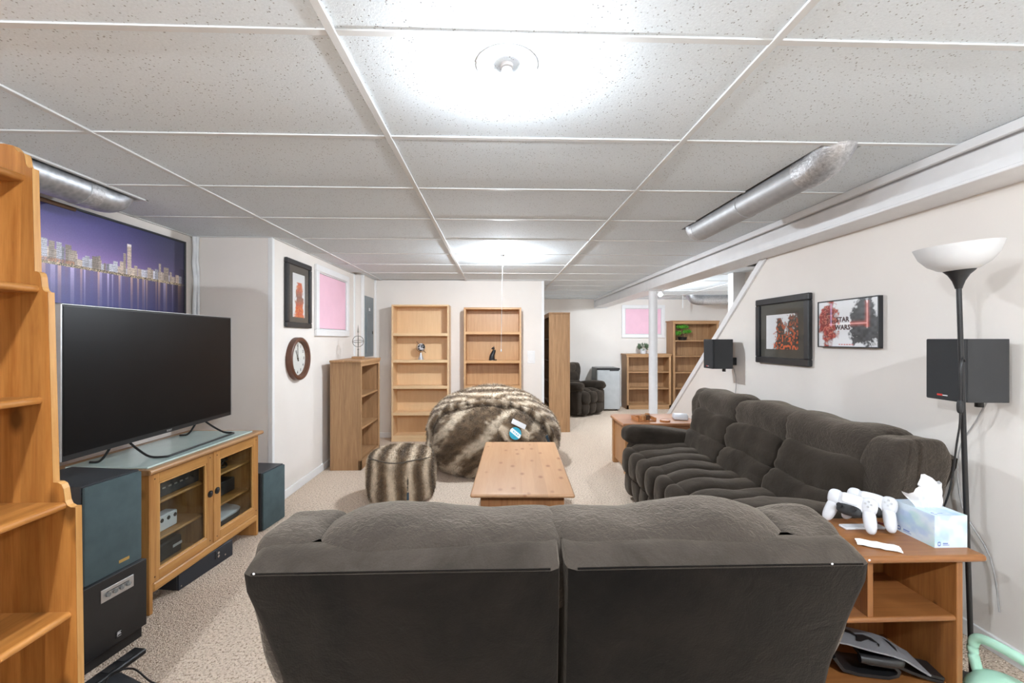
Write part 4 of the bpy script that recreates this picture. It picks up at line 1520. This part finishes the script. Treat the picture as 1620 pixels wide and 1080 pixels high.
# rolled seam arching over the front panel
seam = []
for i in range(25):
    a = R(205 - 230 * i / 24)
    c_, s_ = math.cos(a), math.sin(a)
    x = .645 * math.copysign(abs(c_) ** .77, c_)
    z = .33 + .405 * math.copysign(abs(s_) ** .77, s_)
    z *= 1 - .17 * max(0, x / .7) ** 1.5
    seam.append((x - .03, -.27 - .05 * (z < .3) + .02 * math.sin(i), max(.03, z)))
sm = B().tube(seam, lambda t: .028 + .01 * math.sin(t * 40), 10, 3)
fur_object('seam_roll', sm, lambda p: stripe(p[0] * 9 + .3 * nz(p, 9)) * .7, bb_, 5000, .026, (0, -.4, -.8), 3)
# corner tuft at the left
# label flap with round patch
Mf = Matrix.Translation((.20, -.575, .47)) @ Euler((R(-22), R(27), R(6))).to_matrix().to_4x4()
fp = B().puff((0, 0, 0), (.17, .02, .085), 4, 10, None, .01, 9, 3)
fp.xf(list(fp.bm.verts), Mf)
flap = fur_object('label_flap', fp, lambda p: stripe(p[0] * 5 + p[2] * 3 + .4 * nz(p, 7)) * .9, bb_, 2500, .02, (0, 0, -1), 4)


def patch(U, V):
    t = V + .25 * U
    base = np.where((t > .48)[..., None] & (t < .82)[..., None], np.array([.80, .86, .88]), np.array([.02, .36, .50]))
    let = (np.abs(t - .65) < .06) & (np.floor(U * 14) % 2 == 0) & (U > .2) & (U < .85)
    return np.where(let[..., None], np.array([.05, .35, .5]), base)


def disc_print(name, rad, fn, mat, parent, M, n=40):
    o = print_mesh(name, rad * 2, rad * 2, n, n, fn, mat, parent, Matrix.Identity(4))
    bm = bmesh.new()
    bm.from_mesh(o.data)
    bmesh.ops.delete(bm, geom=[v for v in bm.verts if v.co.length > rad], context='VERTS')
    bm.to_mesh(o.data)
    bm.free()
    o.data.transform(M)
    return o


pt = disc_print('round_patch', .062, patch, M_CARD, flap, Mf @ frameM((.0, -.040, .0), (1, 0, 0), (0, 0, 1)))
pt['label'] = 'round blue and white maker patch'
ctag = obj('care_tag', B().box(-.075, .075, -.034, -.030, .075, .125, .002, M=Mf), M_PAPER, bb_)
obj('side_tag', B().box(-.012, .012, -.004, .004, -.06, .06, M=Matrix.Translation((.555, -.40, .36)) @ Euler((0, R(-25), R(30))).to_matrix().to_4x4()), plain('navy_tag', (.03, .06, .09), .6), bb_)

po = thing('fur_pouf', 'round drum-shaped pouf of striped brown faux fur', 'pouf', (-.853, 3.83, 0))


def pouf_fn(q, w):
    z = w.z + .205
    bulge = 1 + .05 * (1 - q.z * q.z)
    return Vector((w.x * bulge, w.y * bulge, max(0, z + .006 * math.sin(w.x * 20))))


def pouf_col(p):
    a = math.asin(max(-1, min(1, p[0] / .30)))
    return stripe(a * 1.9 + .3 * p[1] + .12 * nz(p, 5) + .05 * nz(p, 20) + .25) * (.9 + .25 * nz(p, 30))


pf = B()
prof_p = [(0, .0), (.20, .0), (.265, .012), (.285, .06), (.295, .15), (.295, .26), (.285, .345), (.262, .385), (.22, .41), (.12, .425), (0, .43)]
pp = []
for i in range(len(prof_p) - 1):
    for t in (0, .33, .66):
        pp.append((prof_p[i][0] * (1 - t) + prof_p[i + 1][0] * t, prof_p[i][1] * (1 - t) + prof_p[i + 1][1] * t))
pf.lathe(pp + [prof_p[-1]], seg=56)
bmesh.ops.remove_doubles(pf.bm, verts=pf.bm.verts, dist=.0005)
fur_object('drum', pf, pouf_col, po, 20000, .02, (0, 0, -1), 6)
seam2 = B().tube([(.273 * math.cos(a), .273 * math.sin(a), .375 + .006 * math.sin(5 * a)) for a in np.linspace(0, 2 * PI, 29)[:-1]], .005, 6, 2, True)
obj('top_seam', seam2, plain('dark_fur_seam', (.10, .08, .06), .9), po, 60)
a = R(-68)
obj('side_seam', B().tube([((.298 - .03 * abs(t)) * math.cos(a), (.298 - .03 * abs(t)) * math.sin(a), .2 + .165 * t) for t in np.linspace(-1, 1, 7)], .007, 6, 2), plain('dark_fur_seam', (.10, .08, .06), .9), po, 60)
obj('side_tag', B().box(-.008, .008, -.006, .004, -.03, .03, M=Matrix.Translation((.302 * math.cos(a), .302 * math.sin(a), .10)) @ Matrix.Rotation(a + PI / 2, 4, 'Z')), plain('navy_tag', (.03, .06, .09), .6), po)

# ================================================================ side table beside the sofa (near) and what stands on it
et = thing('side_table', 'chestnut pine side table with open shelves at the right edge', 'table', (1.36, 1.635, 0))
tw, td, th_ = .365, .155, .62
tp = B().box(-tw, tw, -td, td, th_ - .026, th_)
for s in (-1, 1):
    tp.cyl((-tw, s * td, th_ - .013), (tw, s * td, th_ - .013), .013, seg=14)
    tp.cyl((s * tw, -td, th_ - .013), (s * tw, td, th_ - .013), .013, seg=14)
    for q in (-1, 1):
        tp.sphere((s * tw, q * td, th_ - .013), .013, 12, 8)
obj('top', tp, M_END_X, et, 60)
for s in (-1, 1):
    x = s * .297
    obj('side_panel', B().box(x - .011, x + .011, -.145, .155, 0, th_ - .026, .0015), M_END_Z, et)
for nm, z, f in (('middle_shelf', .39, -.14), ('bottom_shelf', .125, -.14)):
    b = B().box(-.286, .286, f + .008, .15, z - .02, z)
    b.cyl((-.286, f + .008, z - .01), (.286, f + .008, z - .01), .0102, seg=12)
    obj(nm, b, M_END_X, et, 50)
obj('divider', B().box(-.035, -.015, -.135, .15, .39, th_ - .026), M_END_Z, et)
obj('back_panel', B().box(.05, .286, .15, .155, .125, th_ - .026), M_END_Z, et)
obj('plinth', B().box(-.286, .286, -.12, -.10, 0, .105), M_END_X, et)

tb = thing('tissue_box', 'pale blue and green tissue box with a tissue pulled up', 'tissue box', (1.665, 1.61, .62), R(0))


def carton(seed):
    def fn(U, V):
        n1, n2 = vnoise(U, V, 4, 4, seed), vnoise(U, V, 10, 10, seed + 1)
        n3 = vnoise(U, V, 3, 3, seed + 2)
        base = np.array([.62, .71, .79]) * np.ones(U.shape + (1,))
        gr = np.clip((n1 - .45) * 3.2, 0, 1)[..., None]
        bl = np.clip((n3 - .5) * 3.2 + (n2 - .5), 0, 1)[..., None]
        img = base * (1 - .55 * gr) + np.array([.42, .68, .62]) * .55 * gr
        img = img * (1 - .5 * bl) + np.array([.30, .44, .72]) * .5 * bl
        lg_ = ((np.hypot((U - .14), (V - .12) * .9) < .06) & (np.hypot((U - .14), (V - .12) * .9) > .035)) | ((np.abs(V - .13) < .018) & (U > .25) & (U < .42)) | ((np.abs(V - .09) < .01) & (U > .25) & (U < .45))
        return np.where(lg_[..., None], np.array([.12, .2, .5]), img)
    return fn


bw, bd, bh = .062, .082, .118
x0, x1, y0, y1 = -bw, bw, -bd, bd
print_mesh('carton_front', 2 * bw, bh, 50, 50, carton(20), M_CARD, tb, frameM((0, -bd, bh / 2), (1, 0, 0), (0, 0, 1)))
print_mesh('carton_side', 2 * bd, bh, 50, 50, carton(30), M_CARD, tb, frameM((-bw, 0, bh / 2), (0, -1, 0), (0, 0, 1)))
print_mesh('carton_side', 2 * bd, bh, 30, 30, carton(40), M_CARD, tb, frameM((bw, 0, bh / 2), (0, 1, 0), (0, 0, 1)))
print_mesh('carton_back', 2 * bw, bh, 30, 30, carton(50), M_CARD, tb, frameM((0, bd, bh / 2), (-1, 0, 0), (0, 0, 1)))
print_mesh('carton_top', 2 * bw, 2 * bd, 30, 40, carton(60), M_CARD, tb, frameM((0, 0, bh), (1, 0, 0), (0, 1, 0)))
ts = B()
rows = []
r_ = random.Random(5)
for j in range(13):
    v = j / 12
    row = []
    for i in range(19):
        u = i / 18 - .5
        wdt = .085 + .06 * v
        x = u * wdt * 1.1 - .018 * v
        y = .016 * math.sin(u * 11 + 1.5 * v) * (.3 + v) + .006 * math.sin(u * 31 + v * 5) + .02 * v * u
        z = v * (.095 + .022 * math.sin(u * 5.5 + .9) + .012 * math.sin(u * 17)) - .006
        row.append(ts.bm.verts.new((x, y, bh + z)))
    rows.append(row)
for a_, b_ in zip(rows, rows[1:]):
    for i in range(18):
        ts.bm.faces.new((a_[i], a_[i + 1], b_[i + 1], b_[i]))
obj('tissue', ts, M_PAPER, tb, 50)


def controller(label, loc, rz):
    t = thing('game_controller', label, 'game controller', loc, rz, 'white game controllers')
    # local: face towards -Y, standing with the grips down, leaning back
    Ml = Matrix.Rotation(R(-20), 3, 'X')
    b = B().puff(Ml @ Vector((0, 0, .105)), (.052, .021, .036), 3.5, 10, Ml)
    for s in (-1, 1):
        Mg = Ml @ Matrix.Rotation(R(s * -14), 3, 'Y')
        b.puff(Ml @ Vector((s * .058, 0, .110)), (.026, .022, .034), 2.6, 10, Ml)
        b.puff(Ml @ Vector((s * .066, -.002, .062)), (.021, .019, .055), 2.5, 10, Mg)
    obj('shell', b, M_WPLAST, t, 80)
    obj('touchpad', B().puff(Ml @ Vector((0, -.019, .118)), (.029, .005, .02), 5, 8, Ml), M_PAPER, t, 80)
    obj('lower_grip', B().puff(Ml @ Vector((0, -.012, .075)), (.043, .017, .022), 3, 8, Ml), M_BLKM, t, 80)
    for s in (-1, 1):
        c = Ml @ Vector((s * .024, -.03, .083))
        d_ = Ml @ Vector((0, -1, 0))
        obj('stick', B().cyl(c, c + d_ * .014, .007, .010, 14), M_BLK, t, 40)
    bt = B()
    for (dx, dz) in ((0, .01), (0, -.01), (.01, 0), (-.01, 0)):
        c = Ml @ Vector((.062 + dx, -.021, .117 + dz))
        bt.cyl(c, c + Ml @ Vector((0, -.003, 0)), .004, seg=10)
    obj('button', bt, M_ALU, t, 40)
    return t


stn = thing('controller_stand', 'small white stand holding the two game controllers', 'stand', (1.475, 1.70, .62), R(0))
obj('cradle', B().box(-.08, .085, -.02, .02, 0, .010, .003), M_WPLAST, stn)
controller('white game controller nearer the loveseat on the side table', (1.405, 1.685, .622), R(-62))
controller('white game controller nearer the tissue box on the side table', (1.495, 1.695, .622), R(-62))
pn = thing('pen', 'dark red pen with a silver tip lying by the controllers', 'pen', (1.605, 1.70, .6245), R(-55))
obj('barrel', B().cyl((-.045, 0, .0), (.03, 0, .0), .0042, seg=12), plain('maroon_plastic', (.12, .02, .02), .35), pn, 40)
obj('tip', B().cyl((.03, 0, 0), (.045, 0, 0), .004, .001, seg=12).cyl((-.06, 0, 0), (-.045, 0, 0), .0042, seg=12), M_CHROME, pn, 40)
nap = B()
rows = []
for j in range(9):
    row = []
    for i in range(7):
        u, v = i / 6 - .5, j / 8 - .5
        row.append(nap.bm.verts.new((v * .13, u * .055, .003 + .004 * abs(math.sin(v * 9 + u * 3)) + .002 * math.sin(u * 14))))
    rows.append(row)
for a_, b_ in zip(rows, rows[1:]):
    for i in range(6):
        nap.bm.faces.new((a_[i], a_[i + 1], b_[i + 1], b_[i]))
no = tag(obj('paper_slip', nap, M_PAPER, None, 60), 'crumpled white paper slip lying on the side table', 'paper')
no.location = (1.405, 1.545, .62)
no.rotation_euler = (0, 0, R(-32))

# folded black belt with a grey printed panel on the bottom shelf
fbx = thing('fitness_belt', 'folded black belt with a grey panel and black emblem on the bottom shelf', 'belt', (1.435, 1.60, .126), R(-12))


def band(b, pts, w, th2):
    """flat strap along pts (in the local x-z plane), w wide in y"""
    P_ = [Vector(p) for p in pts]
    rings = []
    for i, p in enumerate(P_):
        t = (P_[min(i + 1, len(P_) - 1)] - P_[max(i - 1, 0)]).normalized()
        nn = Vector((-t.z, 0, t.x))
        rings.append([p + nn * th2 + Vector((0, -w / 2, 0)), p + nn * th2 + Vector((0, w / 2, 0)), p - nn * th2 + Vector((0, w / 2, 0)), p - nn * th2 + Vector((0, -w / 2, 0))])
    b.loft(rings)
    return b


loop = [(-.16 + .0, 0, .06), (-.13, 0, .018), (-.08, 0, .008), (.02, 0, .008), (.05, 0, .02), (.055, 0, .035), (.04, 0, .05), (-.05, 0, .055)]
obj('lower_loop', band(B(), loop, .11, .006), M_BLK, fbx, 50)
obj('upper_loop', B().tube([(-.08, -.06, .075), (.04, -.062, .072), (.06, -.03, .074), (.055, .05, .076), (-.07, .055, .08)], .016, 10, 4), M_BLK, fbx, 50)
gp = obj('grey_panel', band(B(), [(-.17, 0, .125), (-.12, 0, .122), (-.05, 0, .108), (.03, 0, .096), (.07, 0, .085), (.12, 0, .055), (.15, 0, .04)], .125, .003), M_SLATE, fbx, 50)
gp['label'] = 'grey panel with a black leaping emblem'
em = B()
sil = [(-.055, .02), (-.045, .035), (-.02, .028), (-.01, .01), (.02, .022), (.045, .012), (.055, -.02), (.045, -.035), (.05, -.012), (.03, 0), (.012, -.012), (-.012, -.03), (-.03, -.032), (-.018, -.014), (-.012, 0), (-.03, .012), (-.042, .012)]
em.loft([[(x - .045, y, .1145 - .16 * (x) + .0008) for x, y in sil], [(x - .045, y, .1145 - .16 * x + .0022) for x, y in sil]])
obj('emblem', em, M_BLK, gp)
obj('strap', band(B(), [(.02, .0, .06), (.10, .0, .03), (.16, .0, .014), (.20, .0, .008), (.205, 0, .02), (.15, 0, .03)], .085, .005), M_BLK, fbx, 50)
tag(obj('black_bag', B().puff((0, 0, .10), (.085, .05, .10), 3, 12, None, .03, 9, 2), M_BLKM, None, 80), 'black soft bag behind the belt at the back of the bottom shelf', 'bag')
bpy.data.objects['black_bag'].location = (1.168, 1.725, .127)

# ================================================================ kettlebell
kb = thing('kettlebell', 'mint green kettlebell on the carpet in the lower right corner', 'kettlebell', (1.782, 1.455, 0), R(8))
obj('bell', B().lathe([(0, 0), (.065, 0), (.085, .02), (.105, .065), (.108, .10), (.098, .14), (.075, .172), (.04, .19), (0, .195)], seg=40), M_MINT, kb, 60)
obj('handle', B().tube([(0, -.068, .135), (0, -.088, .20), (0, -.092, .25), (0, -.07, .286), (0, 0, .294), (0, .07, .286), (0, .092, .25), (0, .088, .20), (0, .068, .135)], .0165, 14, 5), M_MINT, kb, 60)

# ================================================================ floor lamp
fl_ = thing('floor_lamp', 'black torchiere floor lamp with a white bowl shade', 'lamp', (1.868, 1.635, 0))
obj('base', B().lathe([(0, 0), (.10, 0), (.10, .012), (.09, .022), (.03, .03), (.013, .04), (0, .04)], seg=40), M_BLK, fl_, 40)
TPX = -.055
obj('pole', B().cyl((0, 0, .03), (TPX, 0, 1.60), .0085, seg=18), M_BLK, fl_, 40)
obj('neck', B().lathe([(.0, .0), (.0105, 0), (.013, .01), (.019, .03), (.032, .055), (.048, .072), (.05, .076), (.0, .076)], (TPX, 0, 1.585), 28), M_BLK, fl_, 40)
Mt = Matrix.Rotation(R(-4.5), 4, 'Y')
obj('shade', B().lathe([(.035, 0), (.06, .006), (.09, .026), (.115, .058), (.130, .10), (.127, .10), (.112, .060), (.087, .03), (.057, .010), (.035, .005)], (TPX, 0, 1.655), 48, Mt), M_LAMPSH, fl_, 60)
cdp = obj('cord', B().tube([(TPX * .75, -.012, 1.30), (-.06, -.02, 1.31), (-.075, -.025, 1.27), (-.076, -.025, 1.15), (-.078, -.025, 1.06), (-.085, -.02, .98), (-.09, 0, .80), (-.085, .05, .66), (-.10, .12, .5), (-.08, .16, .1)], .0035, 6, 4), M_BLK, fl_, 60)
obj('inline_switch', B().puff((-.0785, -.026, 1.125), (.009, .009, .026), 3, 8), M_BLKM, cdp, 60)

# ================================================================ side table beyond the sofa
ft = thing('side_table', 'cherry brown side table at the far end of the sofa', 'table', (1.66, 4.62, 0))
obj('top', B().prism([(-.39, -.29), (.39, -.29), (.43, -.22), (.43, .28), (-.36, .28), (-.39, .2)], 'Z', .502, .53, .006), M_FEND, ft)
for sx in (-.33, .34):
    for sy in (-.23, .22):
        obj('leg', B().box(sx - .03, sx + .03, sy - .03, sy + .03, 0, .502, .004), M_FENDZ, ft)
obj('apron', B().box(-.30, .31, -.245, -.225, .43, .502), M_FEND, ft)
obj('apron', B().box(-.30, .31, .215, .235, .43, .502), M_FEND, ft)
obj('side_panel', B().box(-.345, -.325, -.20, .19, .06, .502), M_FENDZ, ft)
pz = thing('wooden_puzzle', 'little wooden block puzzle box on the far side table', 'puzzle', (1.545, 4.52, .53), R(5))
obj('tray', B().box(-.10, .10, -.09, .09, 0, .012, .002).box(-.10, -.09, -.09, .09, .012, .04).box(.09, .10, -.09, .09, .012, .04).box(-.09, .09, .08, .09, .012, .04), M_TERRA, pz)
rr = random.Random(2)
for i in range(4):
    for j in range(3):
        if rr.random() < .8:
            hh = rr.uniform(.03, .055)
            obj('block', B().box(-.082 + i * .042, -.046 + i * .042, -.075 + j * .05, -.033 + j * .05, .012, .012 + hh, .003), (M_TERRA, M_FENDZ, M_BARK)[rr.randrange(3)], pz)
co = thing('coaster', 'round wooden coaster on the far side table', 'coaster', (1.74, 4.43, .53))
obj('disc', B().cyl((0, 0, 0), (0, 0, .016), .052, seg=32), M_TERRA, co, 40)
obj('rim', B().lathe([(.046, .016), (.052, .016), (.052, .02), (.046, .02), (.046, .016)], seg=32), M_TERRA, co, 40)
wr_ = thing('router', 'small white wedge-shaped router on the far side table', 'router', (1.955, 4.56, .53), R(-15))
obj('shell', B().prism([(-.075, 0), (.075, 0), (.075, .03), (.03, .062), (-.045, .065), (-.075, .035)], 'X', -.075, .075, .012), M_WPLAST, wr_, 50)
obj('front_panel', B().box(-.06, .06, -.0765, -.075, .008, .028), M_PAPER, wr_)

# ================================================================ back room: fridge, plants
fg = thing('mini_fridge', 'small silver-grey fridge against the back wall', 'fridge', (2.145, 8.52, 0))
obj('cabinet', B().box(-.225, .225, -.20, .25, .03, .83, .006), M_FRIDGES, fg)
obj('door', B().box(-.225, .225, -.245, -.205, .03, .79, .01), M_FRIDGE, fg)
obj('top_rail', B().box(-.225, .225, -.235, -.205, .795, .832, .004), M_BLK, fg)
obj('handle_recess', B().box(.02, .2, -.248, -.24, .775, .80, .003), M_BLKM, fg)
for sx in (-.18, .18):
    for sy in (-.16, .2):
        obj('foot', B().cyl((sx, sy, 0), (sx, sy, .03), .02, seg=12), M_BLK, fg)


def leaf_cluster(b, c, rad, n, size, rnd):
    for _ in range(n):
        v = Vector((rnd.gauss(0, 1), rnd.gauss(0, 1), rnd.gauss(0, .6)))
        v.normalize()
        p = Vector(c) + Vector((v.x * rad[0], v.y * rad[1], v.z * rad[2])) * rnd.uniform(.5, 1)
        d_ = (v + Vector((0, 0, .3))).normalized()
        s_ = d_.cross(Vector((rnd.gauss(0, 1), rnd.gauss(0, 1), rnd.gauss(0, 1)))).normalized()
        a0, a1, a2, a3 = (b.bm.verts.new(q) for q in (p, p + d_ * size * .5 + s_ * size * .22, p + d_ * size, p + d_ * size * .5 - s_ * size * .22))
        b.bm.faces.new((a0, a1, a2, a3))


bo = thing('bonsai', 'small bright green artificial bonsai in a black pot', 'plant', (3.735, 8.60, 1.37))
obj('pot', B().lathe([(0, 0), (.085, 0), (.105, .07), (.11, .075), (.10, .078), (.09, .065), (0, .06)], seg=28), M_BLK, bo, 40)
bo.scale = (.86, .86, .86)
obj('trunk', B().tube([(0, 0, .06), (.02, 0, .12), (-.01, .01, .18), (.01, 0, .25), (-.02, 0, .30)], lambda t: .016 - .008 * t, 8, 3).tube([(.01, 0, .12), (.07, 0, .17), (.10, 0, .19)], .007, 6, 3).tube([(0, 0, .11), (-.06, 0, .13), (-.11, 0, .15)], .007, 6, 3), M_BARK, bo, 60)
rb = random.Random(3)
for c, rd in (((0, 0, .315), (.13, .09, .045)), ((-.13, -.01, .17), (.10, .08, .045)), ((.11, 0, .205), (.085, .07, .035))):
    b = B()
    b.sphere(c, tuple(x * .75 for x in rd), 12, 8)
    leaf_cluster(b, c, rd, 260, .035, rb)
    o = obj('foliage_pad', b, M_GREEN, bo)
sp = thing('potted_succulent', 'tiny potted green plant on the short back bookcase', 'plant', (2.93, 8.60, 1.10))
obj('pot', B().lathe([(0, 0), (.05, 0), (.06, .09), (.062, .1), (.052, .1), (.05, .085), (0, .08)], seg=24), M_WPLAST, sp, 40)
b = B()
leaf_cluster(b, (0, 0, .14), (.08, .08, .05), 160, .06, rb)
obj('leaves', b, M_SAGE, sp)

# ================================================================ ornaments on the front bookcases
gl_ = thing('globe', 'small black and white desk globe on the birch bookcase', 'globe', (-1.065, 5.965, 1.105))
obj('base', B().lathe([(0, 0), (.045, 0), (.04, .01), (.012, .085), (.008, .10), (0, .10)], seg=24), plain('brushed_base', (.55, .56, .58), .3, .6), gl_, 40)


def globe_mat():
    m, nt, b = nt_new('globe_map')
    f = noise_node(nt, coords(nt), 22, 4, .55)
    nt.links.new(ramp(nt, f, [(.50, (.012, .014, .018)), (.54, (.6, .6, .62))]), b.inputs['Base Color'])
    b.inputs['Roughness'].default_value = .3
    return m


gc_ = (.005, 0, .175)
obj('ball', B().sphere(gc_, .055, 28, 18), globe_mat(), gl_, 60)
ax = Vector((-.62, 0, .78))
arc = []
for i in range(13):
    a = R(-4) + PI * i / 12 + R(8 * i / 12) * 0
    e = Vector((-.78, 0, -.62))
    arc.append(Vector(gc_) + (ax * math.cos(a) + e * math.sin(a)) * .066)
obj('meridian_arm', B().tube(arc, .003, 6, 2).cyl(Vector(gc_) + ax * .05, Vector(gc_) + ax * .10, .004, seg=8).cyl(Vector(gc_) - ax * .05, Vector(gc_) - ax * .10, .004, seg=8).cyl((0, 0, .09), (-.005, 0, .112), .004, seg=8), M_BARK, gl_, 60)

ct = thing('cat_figurine', 'glossy black sitting cat figurine on the orange oak bookcase', 'figurine', (-.075, 5.96, 1.095))
b = B().tube([(-.01, 0, .006), (-.012, 0, .03), (-.008, 0, .065), (.006, 0, .10), (.018, 0, .13), (.018, 0, .15)], lambda t: .046 - .026 * t, 14, 4)
b.sphere((.008, -.004, .168), (.021, .018, .018), 16, 10)
b.sphere((-.01, -.006, .163), (.01, .009, .008), 10, 8)
for s in (-1, 1):
    b.cyl((.016, s * .009, .178), (.018, s * .011, .203), .008, .0008, 8)
    b.tube([(.0, -.012 + s * .010, .09), (-.02, -.016 + s * .010, .05), (-.026, -.018 + s * .010, .008)], .010, 8, 3)
obj('body', b, plain('black_glaze', (.008, .009, .011), .15, coat=.5), ct, 70)
obj('tail', B().tube([(.035, .01, .01), (.055, -.01, .01), (.045, -.04, .01), (.01, -.045, .01)], .007, 8, 3), plain('black_glaze', (.008, .009, .011), .15), ct, 60)

ar = thing('armillary_ornament', 'antique metal armillary ornament with a spear tip on the brown bookcase', 'ornament', (-1.60, 4.97, 1.165))
obj('wooden_base', B().box(-.06, .06, -.045, .045, 0, .028, .003), M_RUS_X, ar)
obj('stem', B().cyl((0, 0, .028), (0, 0, .11), .008, .006, 12).cyl((0, 0, .10), (0, 0, .115), .009, seg=12).cyl((0, 0, .11), (0, 0, .35), .0045, seg=10).cyl((0, 0, .30), (0, 0, .31), .009, seg=10).cyl((0, 0, .31), (0, 0, .39), .009, .0008, 10), M_PEWTER, ar, 40)
for i, e in enumerate(((90, 0, 30), (90, 0, 110), (12, 0, 0))):
    Mr = Euler(tuple(R(v) for v in e)).to_matrix()
    obj('ring', B().tube([Vector((0, 0, .20)) + Mr @ Vector((.062 * math.cos(a), .062 * math.sin(a), 0)) for a in np.linspace(0, 2 * PI, 25)[:-1]], .0035, 6, 1, True), M_PEWTER, ar, 60)
